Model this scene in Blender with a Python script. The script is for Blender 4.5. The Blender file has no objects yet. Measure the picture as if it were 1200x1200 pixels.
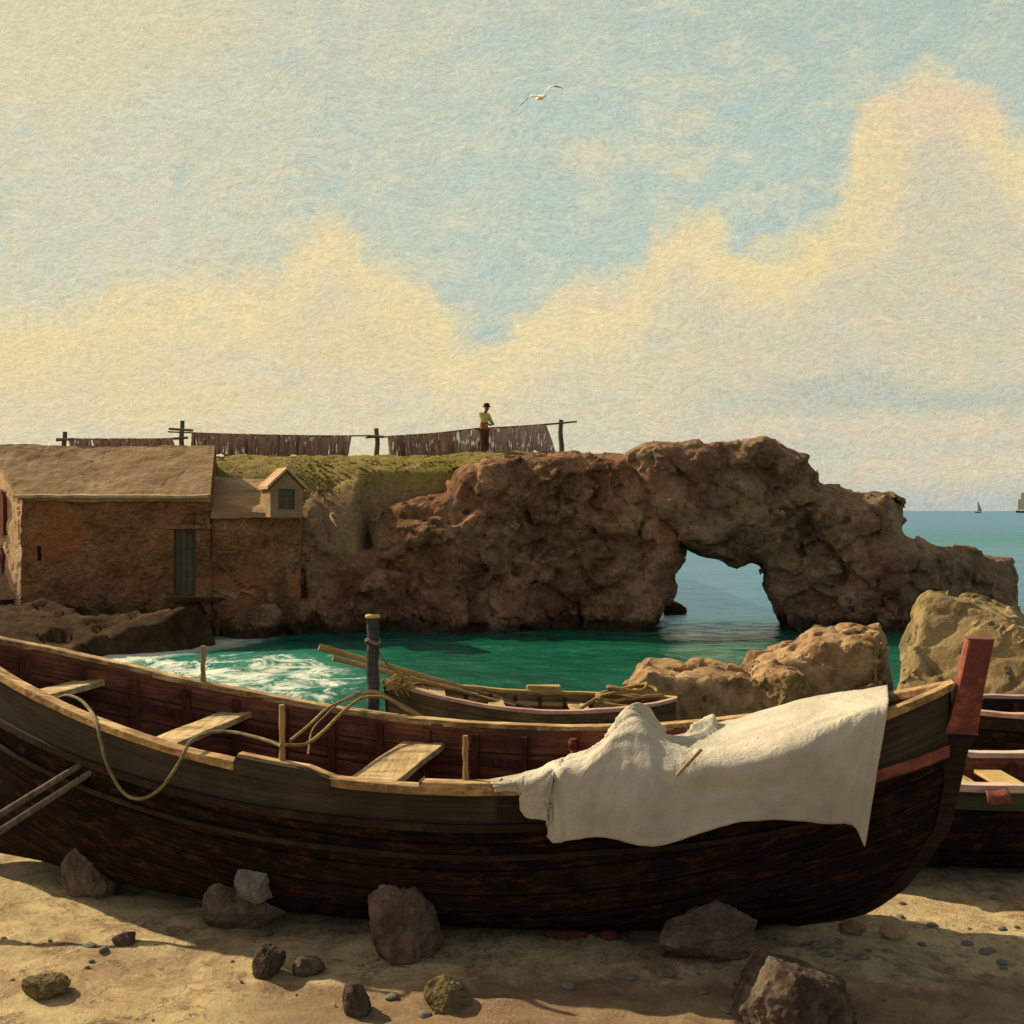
import bpy, math, random
import numpy as np
from mathutils import Vector

random.seed(4)
rng = np.random.default_rng(11)
scene = bpy.context.scene
COL = scene.collection

# ------------------------------------------------------------------ camera
H = 2.5                      # eye height; world origin under the camera, +Y into the view
G = -0.32                    # level of the beach beside the boats
WL = -1.2                    # sea level
F = 1200.0                   # focal length in photograph pixels (1200 px frame)
cam_d = bpy.data.cameras.new('camera')
cam_d.sensor_fit = 'HORIZONTAL'
cam_d.sensor_width = 36
cam_d.lens = 36.0
cam_d.shift_y = -2.0 / 1200
cam_d.clip_start = 0.1
cam_d.clip_end = 20000
cam = bpy.data.objects.new('camera', cam_d)
cam.location = (0, 0, H)
cam.rotation_euler = (math.radians(90), 0, 0)
COL.objects.link(cam)
scene.camera = cam

SUN = Vector((-0.80, 0.45, 0.655)).normalized()
sun_d = bpy.data.lights.new('sun', 'SUN')
sun_d.energy = 5.0
sun_d.angle = math.radians(0.6)
sun_d.color = (1.0, 0.82, 0.55)
sun = bpy.data.objects.new('sun', sun_d)
sun.rotation_euler = (-SUN).to_track_quat('-Z', 'Y').to_euler()
sun.location = (-30, 10, 30)
COL.objects.link(sun)

scene.view_settings.view_transform = 'Standard'
scene.view_settings.look = 'None'
scene.view_settings.gamma = 1
scene.view_settings.exposure = 0.45


def lin(r, g, b):
    f = lambda c: (c / 255 / 12.92) if c / 255 <= 0.04045 else ((c / 255 + 0.055) / 1.055) ** 2.4
    return (f(r), f(g), f(b), 1.0)


class Ex:
    """socket expression helper for node trees"""
    def __init__(s, nt, sock):
        s.nt, s.k = nt, sock

    def _m(s, op, *a):
        n = s.nt.nodes.new('ShaderNodeMath')
        n.operation = op
        for i, v in enumerate((s,) + a):
            if isinstance(v, Ex):
                s.nt.links.new(v.k, n.inputs[i])
            else:
                n.inputs[i].default_value = v
        return Ex(s.nt, n.outputs[0])

    def __add__(s, o): return s._m('ADD', o)
    def __sub__(s, o): return s._m('SUBTRACT', o)
    def __mul__(s, o): return s._m('MULTIPLY', o)
    def __truediv__(s, o): return s._m('DIVIDE', o)
    def max(s, o): return s._m('MAXIMUM', o)
    def min(s, o): return s._m('MINIMUM', o)
    def sqrt(s): return s._m('SQRT')
    def abs(s): return s._m('ABSOLUTE')
    def frac(s): return s._m('FRACT')
    def clamp(s): return s._m('MAXIMUM', 0.0)._m('MINIMUM', 1.0)

    def smooth(s, a, b):
        n = s.nt.nodes.new('ShaderNodeMapRange')
        n.interpolation_type = 'SMOOTHSTEP'
        s.nt.links.new(s.k, n.inputs[0])
        n.inputs[1].default_value, n.inputs[2].default_value = a, b
        return Ex(s.nt, n.outputs[0])


def mixc(nt, fac, a, b, mode='MIX'):
    n = nt.nodes.new('ShaderNodeMix')
    n.data_type = 'RGBA'
    n.blend_type = mode
    for i, v in ((0, fac), (6, a), (7, b)):
        if isinstance(v, Ex):
            nt.links.new(v.k, n.inputs[i])
        elif hasattr(v, 'is_output'):
            nt.links.new(v, n.inputs[i])
        else:
            n.inputs[i].default_value = v
    return n.outputs[2]


def comb(nt, x, y, z=0.0):
    n = nt.nodes.new('ShaderNodeCombineXYZ')
    for i, v in enumerate((x, y, z)):
        if isinstance(v, Ex):
            nt.links.new(v.k, n.inputs[i])
        else:
            n.inputs[i].default_value = v
    return n.outputs[0]


def noise(nt, vec, scale, detail=4, rough=0.55, dist=0.0):
    n = nt.nodes.new('ShaderNodeTexNoise')
    if vec is not None:
        nt.links.new(vec, n.inputs['Vector'])
    n.inputs['Scale'].default_value = scale
    n.inputs['Detail'].default_value = detail
    n.inputs['Roughness'].default_value = rough
    n.inputs['Distortion'].default_value = dist
    return Ex(nt, n.outputs['Fac'])


# ------------------------------------------------------------------ sky
world = bpy.data.worlds.new('World')
scene.world = world
world.use_nodes = True
wt = world.node_tree
wt.nodes.clear()
w_out = wt.nodes.new('ShaderNodeOutputWorld')
w_bg = wt.nodes.new('ShaderNodeBackground')
w_bg.inputs[1].default_value = 0.1
wt.links.new(w_bg.outputs[0], w_out.inputs[0])
nish = wt.nodes.new('ShaderNodeTexSky')
nish.sky_type = 'NISHITA'
nish.sun_disc = False
nish.sun_elevation = math.asin(SUN.z)
nish.sun_rotation = math.atan2(SUN.x, SUN.y)
nish.dust_density = 3.0
nish.ozone_density = 1.5
tc = wt.nodes.new('ShaderNodeTexCoord')
sp = wt.nodes.new('ShaderNodeSeparateXYZ')
wt.links.new(tc.outputs['Generated'], sp.inputs[0])
dx, dy, dz = (Ex(wt, sp.outputs[i]) for i in range(3))
ay = dy.abs().max(0.18)
sa = dx / ay * 1200 + 600            # bearing and height of a sky direction
sb = dz / ay * -1200 + 598
v0 = comb(wt, sa * 0.01, sb * 0.01)
n1 = noise(wt, v0, 0.7, 6, 0.6) - 0.5
n2 = noise(wt, comb(wt, sa * 0.01 + 37.0, sb * 0.01 + 11.0), 0.7, 6, 0.6) - 0.5
da = sa + n1 * 70
db = sb + n2 * 60
n3 = noise(wt, comb(wt, sa * 0.01 + 5.0, sb * 0.013), 3.2, 8, 0.7) - 0.5     # tattered edges
# brushy streaks in thin high cloud
stx = sa * 0.012 + n1 * 3.0
sty = sb * 0.055 + n2 * 3.5 + sa * 0.006
st = noise(wt, comb(wt, stx, sty), 2.2, 7, 0.72) - 0.5
mod = (noise(wt, comb(wt, da * 0.02 + 3.0, db * 0.028), 1.3, 7, 0.7)).smooth(0.3, 0.62) * 0.65 + 0.35
fine = noise(wt, comb(wt, sa * 0.05 + n2 * 6.0, sb * 0.11 + n1 * 8.0), 1.7, 8, 0.75) - 0.5


def blobs(lst, soft, nz=0.9, useb=None):
    acc = None
    for cx, cy, rx, ry in lst:
        a = (da - cx) / rx
        b = (db - cy) / ry
        e = ((a * a + b * b).sqrt() * -1.0 + 1.0) * (min(rx, ry) / 70.0)
        acc = e if acc is None else acc.max(e)
    return (acc + n3 * nz * 0.75 + st * 0.15).smooth(-soft * 0.5, soft * 0.5)


S10 = lambda r, g, b: tuple(c * 7.3 for c in lin(r, g, b)[:3]) + (1,)
left = (sa + n1 * 500).smooth(0, 1000)
sky = mixc(wt, left, S10(212, 207, 176), S10(184, 199, 185))
sky = mixc(wt, 0.05, sky, nish.outputs[0])
mid = (((sa - 660) / 330) * ((sa - 660) / 330) + ((sb - 220) / 200) * ((sb - 220) / 200)).smooth(1.3, 0.0)
sky = mixc(wt, mid * 0.45, sky, S10(184, 203, 191))
mot = noise(wt, comb(wt, da * 0.011 + 8.0, db * 0.017 + sa * 0.004), 1.5, 8, 0.68, 0.3)
sky = mixc(wt, mot.smooth(0.47, 0.62) * 0.75, sky, S10(209, 210, 184))
sky = mixc(wt, mot.smooth(0.44, 0.33) * 0.5, sky, S10(170, 199, 197))
topd = sb.smooth(160, -120)
sky = mixc(wt, topd * (sa.smooth(500, 1300)) * 0.5, sky, S10(170, 187, 174))
sky = mixc(wt, (n1 * 2.2 + st * 1.8).smooth(-0.15, 0.6) * (sa.smooth(900, 200) * 0.55 + 0.15), sky, S10(220, 212, 178))
sky = mixc(wt, (n2 * 2.4 - st * 1.8).smooth(0.05, 0.7) * 0.45, sky, S10(176, 199, 190))
m = blobs([(10, 60, 170, 60), (150, 30, 120, 40)], 0.9)
sky = mixc(wt, m * 0.6, sky, S10(224, 211, 168))
# one long cumulus bank: its crest as a height over bearing
prof = [(-500, 420), (-100, 372), (60, 365), (150, 335), (250, 322), (320, 318), (352, 285), (378, 252), (410, 268), (440, 300), (500, 330), (528, 385), (575, 402), (610, 378),
        (650, 342), (710, 340), (745, 322), (775, 268), (800, 250), (835, 256), (870, 290), (925, 288), (960, 262), (990, 205), (1005, 150), (1040, 108), (1085, 84), (1130, 102), (1165, 118), (1185, 160), (1260, 190), (1500, 260)]
pr = wt.nodes.new('ShaderNodeValToRGB')
pe = pr.color_ramp.elements
pr.color_ramp.interpolation = 'EASE'
while len(pe) < len(prof):
    pe.new(0.5)
for el, (x, y) in zip(pe, prof):
    el.position = (x + 500) / 2000
    el.color = (y / 600, y / 600, y / 600, 1)
px_in = ((da + 500) / 2000).clamp()
wt.links.new(px_in.k, pr.inputs[0])
crest = Ex(wt, pr.outputs[0]) * 600
dep = db - crest + n3 * 95 + st * 26 + (mot - 0.5) * 60          # pixels under the crest of the bank
soft_edge = sa.smooth(300, 650)
bank_m = dep.smooth(-30, 34) * (soft_edge * -1.0 + 1.0) + dep.smooth(-24, 26) * soft_edge
body = mixc(wt, (sa + n1 * 300).smooth(650, 1000), S10(222, 210, 172), S10(211, 203, 174))
body = mixc(wt, (n2 * 2.0 + fine).smooth(-0.1, 0.5) * 0.5, body, S10(214, 203, 178))
lowk = (db + n1 * 120).smooth(400, 570)
body = mixc(wt, lowk * 0.7, body, mixc(wt, sa.smooth(100, 900), S10(226, 213, 174), S10(199, 199, 182)))
hole = (noise(wt, comb(wt, da * 0.009 + 21.0, db * 0.016 + 4.0), 1.6, 8, 0.7)).smooth(0.52, 0.68)
body = mixc(wt, hole * 0.55, body, S10(196, 202, 186))
pinky = (noise(wt, comb(wt, da * 0.012 + 2.0, db * 0.02 + 14.0), 1.6, 7, 0.7)).smooth(0.5, 0.64)
body = mixc(wt, pinky * 0.6, body, S10(231, 207, 172))
rim_w = (dep * -1.0 + (n1 * 90 + 78)).smooth(-30, 40) * mod
body = mixc(wt, rim_w * 0.95, body, S10(240, 218, 164))
sky = mixc(wt, bank_m * 0.93, sky, body)
m = blobs([(1025, 190, 34, 60), (1012, 260, 34, 55), (955, 300, 60, 30), (885, 322, 50, 22)], 0.4)
sky = mixc(wt, m * mod * 0.7, sky, S10(235, 214, 160))
m = blobs([(1110, 130, 75, 26), (720, 350, 26, 10)], 0.5)
sky = mixc(wt, m * 0.5, sky, S10(226, 201, 174))
m = blobs([(60, 430, 150, 40), (420, 400, 110, 36), (180, 470, 130, 30)], 0.7)
sky = mixc(wt, m * mod * 0.7, sky, S10(230, 211, 160))
m = blobs([(775, 178, 44, 14), (692, 185, 42, 20), (806, 197, 24, 12), (800, 140, 34, 12), (815, 98, 34, 8)], 0.3, 0.5)
sky = mixc(wt, m * mod * 0.7, sky, S10(222, 211, 176))
m = blobs([(1080, 468, 200, 14), (980, 455, 70, 16)], 0.3, 0.4)
sky = mixc(wt, m * 0.55, sky, S10(176, 187, 176))
m = blobs([(1110, 502, 150, 12), (1140, 545, 110, 18)], 0.3, 0.4)
sky = mixc(wt, m * 0.6, sky, S10(222, 206, 174))
hz = sb.smooth(555, 600)
sky = mixc(wt, hz * (sa.smooth(500, 1100)) * 0.7, sky, S10(176, 184, 182))
vf = noise(wt, comb(wt, sa * 0.16 + n1 * 14.0, sb * 0.24 + n2 * 16.0), 1.0, 4, 0.75) - 0.5
rg = noise(wt, comb(wt, sa * 0.022 + n2 * 5.0 + sb * 0.01, sb * 0.05 + n1 * 6.0), 1.5, 5, 0.65)
ridge = ((rg - 0.5).abs() * -1.0).smooth(-0.06, 0.0) - 0.35
emb = noise(wt, comb(wt, sa * 0.16 + n1 * 14.0 + 0.10, sb * 0.24 + n2 * 16.0 + 0.16), 1.0, 4, 0.75) - 0.5
val = fine * 0.60 + st * 0.25 + vf * 0.45 + (vf - emb) * 0.9 + ridge * 0.08 + 1.0
grey = wt.nodes.new('ShaderNodeCombineColor')
for i in range(3):
    wt.links.new(val.k, grey.inputs[i])
sky = mixc(wt, 1.0, sky, grey.outputs[0], 'MULTIPLY')
# the lit cloud bank stands ahead; the unseen sky overhead and behind is brightened and warmed as fill light
openk = (dy.smooth(-0.15, 0.3)) * (dz.smooth(0.85, 0.5))
deep = mixc(wt, 0.5, nish.outputs[0], S10(92, 96, 92))
deep = mixc(wt, 1.0, deep, (2.3, 1.83, 1.38, 1), 'MULTIPLY')
sky = mixc(wt, openk, deep, sky)
below = dz.smooth(-0.02, -0.2)
sky = mixc(wt, below, sky, S10(70, 66, 56))
wt.links.new(sky, w_bg.inputs[0])


# ------------------------------------------------------------------ numpy noise
def _h(ix, iy, iz, seed):
    with np.errstate(over='ignore'):
        n = ix.astype(np.uint32) * np.uint32(0x8da6b343) ^ iy.astype(np.uint32) * np.uint32(0xd8163841) ^ iz.astype(np.uint32) * np.uint32(0xcb1ab31f) ^ np.uint32(seed * 7919 + 17)
        n ^= n >> np.uint32(13)
        n *= np.uint32(0x5bd1e995)
        n ^= n >> np.uint32(15)
        n *= np.uint32(0x27d4eb2d)
        n ^= n >> np.uint32(14)
    return (n & np.uint32(0xffffff)).astype(np.float32) / np.float32(0xffffff)


def vnoise(p, seed=0):
    i = np.floor(p).astype(np.int64)
    f = (p - i).astype(np.float32)
    f = f * f * f * (f * (f * 6 - 15) + 10)
    x, y, z = i[..., 0], i[..., 1], i[..., 2]
    fx, fy, fz = f[..., 0], f[..., 1], f[..., 2]
    out = 0
    for a in (0, 1):
        for b in (0, 1):
            for c in (0, 1):
                w = (fx if a else 1 - fx) * (fy if b else 1 - fy) * (fz if c else 1 - fz)
                out = out + w * _h(x + a, y + b, z + c, seed)
    return out * 2 - 1


def fbm(p, octs=4, seed=0, gain=0.5, ridged=False):
    a, s, t = 1.0, 0.0, 0.0
    q = p
    for o in range(octs):
        v = vnoise(q, seed + o)
        if ridged:
            v = 1 - 2 * np.abs(v)
        s = s + a * v
        t += a
        a *= gain
        q = q * 2.03 + 13.7
    return s / t


def blocks(p, seed=0, tilt=0.6, crack=0.0):
    """faceted rock: every Worley cell has its own offset and tilted face"""
    i = np.floor(p).astype(np.int64)
    best = np.full(p.shape[:-1], 9e9, np.float32)
    sec = best.copy()
    val = np.zeros(p.shape[:-1], np.float32)
    for a in (-1, 0, 1):
        for b in (-1, 0, 1):
            for c in (-1, 0, 1):
                x, y, z = i[..., 0] + a, i[..., 1] + b, i[..., 2] + c
                r = [_h(x, y, z, seed + k) for k in range(7)]
                o = np.stack([x + r[0], y + r[1], z + r[2]], -1)
                dlt = (p - o).astype(np.float32)
                d2 = (dlt ** 2).sum(-1)
                nn = np.stack([r[4] - .5, r[5] - .5, r[6] - .5], -1)
                v = (r[3] * 2 - 1) + tilt * 4 * (nn * dlt).sum(-1)
                k = d2 < best
                sec = np.where(k, best, np.minimum(sec, d2))
                best = np.where(k, d2, best)
                val = np.where(k, v, val)
    if crack:
        val = val - crack * np.clip(1 - (np.sqrt(sec) - np.sqrt(best)) / 0.14, 0, 1)
    return val


# ------------------------------------------------------------------ mesh helpers
def origin_of(o):
    v = Vector((0, 0, 0))
    while o is not None:
        v += o.location
        o = o.parent
    return v


def link(name, verts, faces, material, parent=None, origin=None, smooth=True, uv=None):
    verts = np.asarray(verts, float)
    off = np.array(origin_of(parent)) if parent else np.zeros(3)
    loc = np.array(origin, float) if origin is not None else off * 0 + (off if parent else 0)
    me = bpy.data.meshes.new(name)
    vv = verts - loc
    me.from_pydata(vv.tolist(), [], faces if isinstance(faces, list) else faces.tolist())
    if smooth:
        me.polygons.foreach_set('use_smooth', np.ones(len(me.polygons), bool))
    if uv is not None:
        lay = me.uv_layers.new(name='UVMap')
        li = np.empty(len(me.loops), np.int32)
        me.loops.foreach_get('vertex_index', li)
        lay.data.foreach_set('uv', np.asarray(uv, np.float32)[li].ravel())
    me.update()
    o = bpy.data.objects.new(name, me)
    o.location = loc - off
    o.parent = parent
    if material:
        me.materials.append(material)
    COL.objects.link(o)
    return o


def tag(o, label, cat, group=None):
    o['label'] = label
    o['category'] = cat
    if group:
        o['group'] = group
    return o


def thing(name, label, cat, loc, group=None):
    o = bpy.data.objects.new(name, None)
    o.location = loc
    o.empty_display_size = 0.1
    COL.objects.link(o)
    return tag(o, label, cat, group)


def struct(o):
    o['kind'] = 'structure'
    return o


def P(px, py, Y):
    return np.array([(px - 600) / F * Y, Y, H - (py - 598) / F * Y])


def grid_faces(nu, nv, closed_u=False, closed_v=False):
    fs = []
    for i in range(nu if closed_u else nu - 1):
        for j in range(nv if closed_v else nv - 1):
            a, b = i * nv + j, ((i + 1) % nu) * nv + j
            c, d = ((i + 1) % nu) * nv + (j + 1) % nv, i * nv + (j + 1) % nv
            fs.append((a, b, c, d))
    return fs


class MB:
    """collects pieces of ONE part"""
    def __init__(s):
        s.v, s.f, s.n = [], [], 0

    def add(s, v, f):
        v = np.asarray(v, float)
        s.v.append(v)
        s.f += [tuple(i + s.n for i in q) for q in f]
        s.n += len(v)
        return s

    def box(s, c, size, rz=0, jit=0.0):
        x, y, z = (k / 2 for k in size)
        v = np.array([(a * x, b * y, e * z) for a in (-1, 1) for b in (-1, 1) for e in (-1, 1)])
        if jit:
            v = v + rng.normal(0, jit, v.shape)
        cs, sn = math.cos(rz), math.sin(rz)
        v = np.stack([v[:, 0] * cs - v[:, 1] * sn, v[:, 0] * sn + v[:, 1] * cs, v[:, 2]], 1) + np.asarray(c, float)
        return s.add(v, [(0, 1, 3, 2), (4, 6, 7, 5), (0, 4, 5, 1), (2, 3, 7, 6), (0, 2, 6, 4), (1, 5, 7, 3)])

    def tube(s, pts, r, seg=8, caps=True):
        pts = np.asarray(pts, float)
        r = np.broadcast_to(np.asarray(r, float), (len(pts),))
        t = np.gradient(pts, axis=0)
        t /= np.linalg.norm(t, axis=1, keepdims=True) + 1e-9
        up = np.array([0, 0, 1.0]) if abs(t[0, 2]) < 0.9 else np.array([1.0, 0, 0])
        V = []
        a = np.cross(t[0], up)
        for i in range(len(pts)):
            a = a - t[i] * a.dot(t[i])
            a /= np.linalg.norm(a) + 1e-9
            b = np.cross(t[i], a)
            for k in range(seg):
                w = 2 * math.pi * k / seg
                V.append(pts[i] + r[i] * (math.cos(w) * a + math.sin(w) * b))
        fs = grid_faces(len(pts), seg, closed_v=True)
        if caps:
            fs = fs + [tuple(range(seg))[::-1], tuple((len(pts) - 1) * seg + k for k in range(seg))]
        return s.add(V, fs)

    def ribbon(s, A, B, C, D):
        """closed bar through four matching poly-lines (corners of its section, in order)"""
        k = len(A)
        V = np.stack([A, B, C, D], 1).reshape(-1, 3)
        return s.add(V, grid_faces(k, 4, closed_v=True) + [(3, 2, 1, 0), tuple((k - 1) * 4 + q for q in range(4))])

    def link(s, name, material, parent=None, origin=None, smooth=False, bevel=0):
        o = link(name, np.concatenate(s.v), s.f, material, parent, origin, smooth)
        if bevel:
            b = o.modifiers.new('bevel', 'BEVEL')
            b.width = bevel
            b.segments = 2
            b.limit_method = 'ANGLE'
        return o


def catmull(pts, n=8):
    p = np.asarray(pts, float)
    p = np.concatenate([[2 * p[0] - p[1]], p, [2 * p[-1] - p[-2]]])
    out = []
    for i in range(1, len(p) - 2):
        for t in np.arange(n) / n:
            a, b, c, d = p[i - 1:i + 3]
            out.append(0.5 * (2 * b + (c - a) * t + (2 * a - 5 * b + 4 * c - d) * t * t + (3 * b - a - 3 * c + d) * t ** 3))
    out.append(p[-2])
    return np.array(out)


# ------------------------------------------------------------------ materials
def newmat(name):
    m = bpy.data.materials.new(name)
    m.use_nodes = True
    nt = m.node_tree
    return m, nt, nt.nodes['Principled BSDF']


def ramp(nt, fac, stops):
    r = nt.nodes.new('ShaderNodeValToRGB')
    e = r.color_ramp.elements
    while len(e) < len(stops):
        e.new(0.5)
    for k, (p, c) in zip(e, stops):
        k.position = p
        k.color = c
    nt.links.new(fac.k, r.inputs[0])
    return r.outputs[0]


def bump(nt, bsdf, h, strength, dist, prev=None):
    b = nt.nodes.new('ShaderNodeBump')
    b.inputs['Strength'].default_value = strength
    b.inputs['Distance'].default_value = dist
    nt.links.new(h.k, b.inputs['Height'])
    if prev:
        nt.links.new(prev, b.inputs['Normal'])
    nt.links.new(b.outputs[0], bsdf.inputs['Normal'])
    return b.outputs[0]


def objvec(nt, sc=(1, 1, 1), rot=(0, 0, 0), which='Object'):
    t = nt.nodes.new('ShaderNodeTexCoord')
    mp = nt.nodes.new('ShaderNodeMapping')
    mp.inputs['Scale'].default_value = sc
    mp.inputs['Rotation'].default_value = rot
    nt.links.new(t.outputs[which], mp.inputs[0])
    return mp.outputs[0]


def rough_mat(name, stops, scale=2.0, fine=14.0, rough=0.9, bs=0.6, bd=0.05, patch=None, pscale=0.6, stretch=(1, 1, 1), grain=0.35, spec=0.06, fleck=None, wet=False):
    """mottled matt material: large colour drift, finer grain, rough relief"""
    m, nt, b = newmat(name)
    v = objvec(nt, stretch)
    a = noise(nt, v, scale, 6, 0.65, 0.4)
    g = noise(nt, v, fine, 9, 0.78, 0.3)
    w = a * (1 - grain) + g * grain
    col = ramp(nt, (w - 0.5) * 1.8 + 0.5, stops)
    if patch:
        pm = noise(nt, v, pscale, 5, 0.6, 0.6).smooth(patch[1] - 0.07, patch[1] + 0.07)
        col = mixc(nt, pm * patch[2], col, patch[0])
    if fleck:
        fm = (noise(nt, v, fleck[1], 6, 0.85, 0.8) * 0.6 + a * 0.15 + noise(nt, v, fleck[1] * 0.12, 3, 0.6) * 0.25).smooth(fleck[2] - 0.02, fleck[2] + 0.06)
        col = mixc(nt, fm * fleck[3], col, fleck[0])
        fd = noise(nt, v, fleck[1] * 0.7, 6, 0.85, 0.8).smooth(0.44, 0.34)
        col = mixc(nt, fd * 0.6, col, stops[0][1])
    if wet:
        gp_ = nt.nodes.new('ShaderNodeNewGeometry')
        sz_ = nt.nodes.new('ShaderNodeSeparateXYZ')
        nt.links.new(gp_.outputs['Position'], sz_.inputs[0])
        tide = (Ex(nt, sz_.outputs[2]) + (a - 0.5) * 0.9 + (g - 0.5) * 0.4).smooth(-0.72, -0.98)
        col = mixc(nt, tide * 0.8, col, (.016, .018, .011, 1))
    nt.links.new(col, b.inputs['Base Color'])
    b.inputs['Roughness'].default_value = rough
    b.inputs['Specular IOR Level'].default_value = spec
    bump(nt, b, a * 0.4 + g * 0.75, bs, bd)
    return m


def wood_mat(name, stops, su=1.2, sv=26.0, rough=0.75, seams=0.0, patch=None, use_uv=True, axis=0, bs=0.35, spec=0.14):
    """weathered boards: streaks run along U (hull length); optional plank seams every `seams` metres of V"""
    m, nt, b = newmat(name)
    if use_uv:
        v = objvec(nt, (su, sv, 1), which='UV')
        vp = objvec(nt, (1, 1, 1), which='UV')
    else:
        sc = [sv, sv, sv]
        sc[axis] = su
        v = objvec(nt, sc)
        vp = objvec(nt)
    a = noise(nt, v, 1.0, 7, 0.7, 0.3)
    big = noise(nt, vp, 2.3, 6, 0.65, 0.5)
    col = ramp(nt, (a * 0.55 + big * 0.45 - 0.5) * 1.35 + 0.5, stops)
    if patch:
        pm = noise(nt, objvec(nt, (1, 3, 1), which='UV' if use_uv else 'Object'), patch[3], 7, 0.75, 0.3).smooth(patch[1] - 0.06, patch[1] + 0.06)
        col = mixc(nt, pm * patch[2], col, patch[0])
    h = a
    if seams:
        s2 = nt.nodes.new('ShaderNodeSeparateXYZ')
        nt.links.new(vp, s2.inputs[0])
        fr = ((Ex(nt, s2.outputs[1]) + (big - 0.5) * 0.015) / seams).frac()
        line = (fr - 0.5).abs().smooth(0.455, 0.49)
        col = mixc(nt, line * 0.75, col, (0.006, 0.004, 0.003, 1))
        h = a * 0.35 - line * 1.2 + fr * 0.5
    nt.links.new(col, b.inputs['Base Color'])
    b.inputs['Roughness'].default_value = rough
    b.inputs['Specular IOR Level'].default_value = spec
    bump(nt, b, h, bs, 0.02)
    return m


C = lambda r, g, b: (r, g, b, 1.0)
M = {}
M['cliff'] = rough_mat('cliff_rock', [(0.25, C(.085, .044, .025)), (0.45, C(.24, .135, .075)), (0.6, C(.39, .245, .14)), (0.8, C(.56, .40, .23))], 0.55, 4.0, 0.95, 1.0, 0.30,
                       patch=(C(.26, .105, .065), 0.56, 0.55), pscale=0.3, grain=0.4, fleck=(C(.62, .33, .19), 7, 0.53, 0.75), wet=True)
M['arch'] = rough_mat('arch_rock', [(0.25, C(.085, .052, .032)), (0.45, C(.24, .152, .09)), (0.6, C(.39, .265, .155)), (0.8, C(.56, .41, .24))], 0.6, 4.0, 0.95, 1.0, 0.30,
                      patch=(C(.33, .14, .09), 0.56, 0.5), pscale=0.35, grain=0.4, fleck=(C(.62, .42, .26), 7, 0.54, 0.65), wet=True)
M['rock'] = rough_mat('shore_rock', [(0.25, C(.12, .075, .04)), (0.45, C(.32, .205, .105)), (0.62, C(.46, .32, .175)), (0.8, C(.54, .41, .25))], 1.6, 11, 0.9, 0.8, 0.1,
                      patch=(C(.13, .085, .055), 0.55, 0.6), pscale=0.9)
M['boulder'] = rough_mat('boulder_rock', [(0.25, C(.10, .072, .034)), (0.45, C(.26, .19, .09)), (0.62, C(.37, .28, .14)), (0.8, C(.48, .37, .2))], 1.3, 9, 0.9, 0.8, 0.1,
                         patch=(C(.10, .095, .06), 0.57, 0.7), pscale=1.0)
M['stone'] = rough_mat('beach_stone', [(0.25, C(.045, .034, .025)), (0.5, C(.125, .095, .07)), (0.75, C(.22, .17, .125))], 5, 30, 0.9, 0.7, 0.03)
M['stone_grey'] = rough_mat('grey_stone', [(0.25, C(.10, .095, .08)), (0.5, C(.19, .175, .15)), (0.75, C(.28, .255, .21))], 5, 30, 0.9, 0.7, 0.03)
M['stone_red'] = rough_mat('red_brown_stone', [(0.25, C(.045, .03, .022)), (0.5, C(.11, .078, .058)), (0.75, C(.22, .15, .11))], 5, 30, 0.9, 0.7, 0.03)
M['stone_dark'] = rough_mat('dark_slate_stone', [(0.25, C(.028, .021, .015)), (0.5, C(.08, .06, .043)), (0.75, C(.16, .125, .09))], 7, 40, 0.85, 0.7, 0.02)
M['stone_olive'] = rough_mat('olive_stone', [(0.25, C(.06, .044, .022)), (0.5, C(.15, .115, .055)), (0.75, C(.25, .195, .10))], 7, 40, 0.85, 0.7, 0.02)
M['clay'] = rough_mat('fired_clay', [(0.25, C(.07, .02, .014)), (0.5, C(.14, .045, .032)), (0.75, C(.22, .08, .06))], 8, 40, 0.85, 0.6, 0.02)
M['bank'] = rough_mat('earth_bank', [(0.25, C(.035, .021, .011)), (0.5, C(.085, .052, .027)), (0.72, C(.16, .105, .055))], 0.9, 5, 0.95, 1.0, 0.35)
M['straw'] = rough_mat('dry_straw', [(0.25, C(.16, .09, .03)), (0.5, C(.36, .24, .08)), (0.75, C(.5, .36, .14))], 6, 40, 0.9, 0.6, 0.02)
M['tangle'] = rough_mat('brown_net', [(0.25, C(.06, .035, .018)), (0.5, C(.16, .10, .05)), (0.75, C(.26, .18, .09))], 6, 40, 0.95, 0.6, 0.02)
M['rope'] = rough_mat('hemp_rope', [(0.25, C(.09, .075, .04)), (0.5, C(.19, .16, .085)), (0.75, C(.30, .26, .15))], 9, 60, 0.95, 0.8, 0.01)
M['rope_ochre'] = rough_mat('tarred_rope', [(0.25, C(.15, .095, .035)), (0.5, C(.28, .19, .075)), (0.75, C(.42, .31, .13))], 9, 60, 0.95, 0.8, 0.01)

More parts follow.
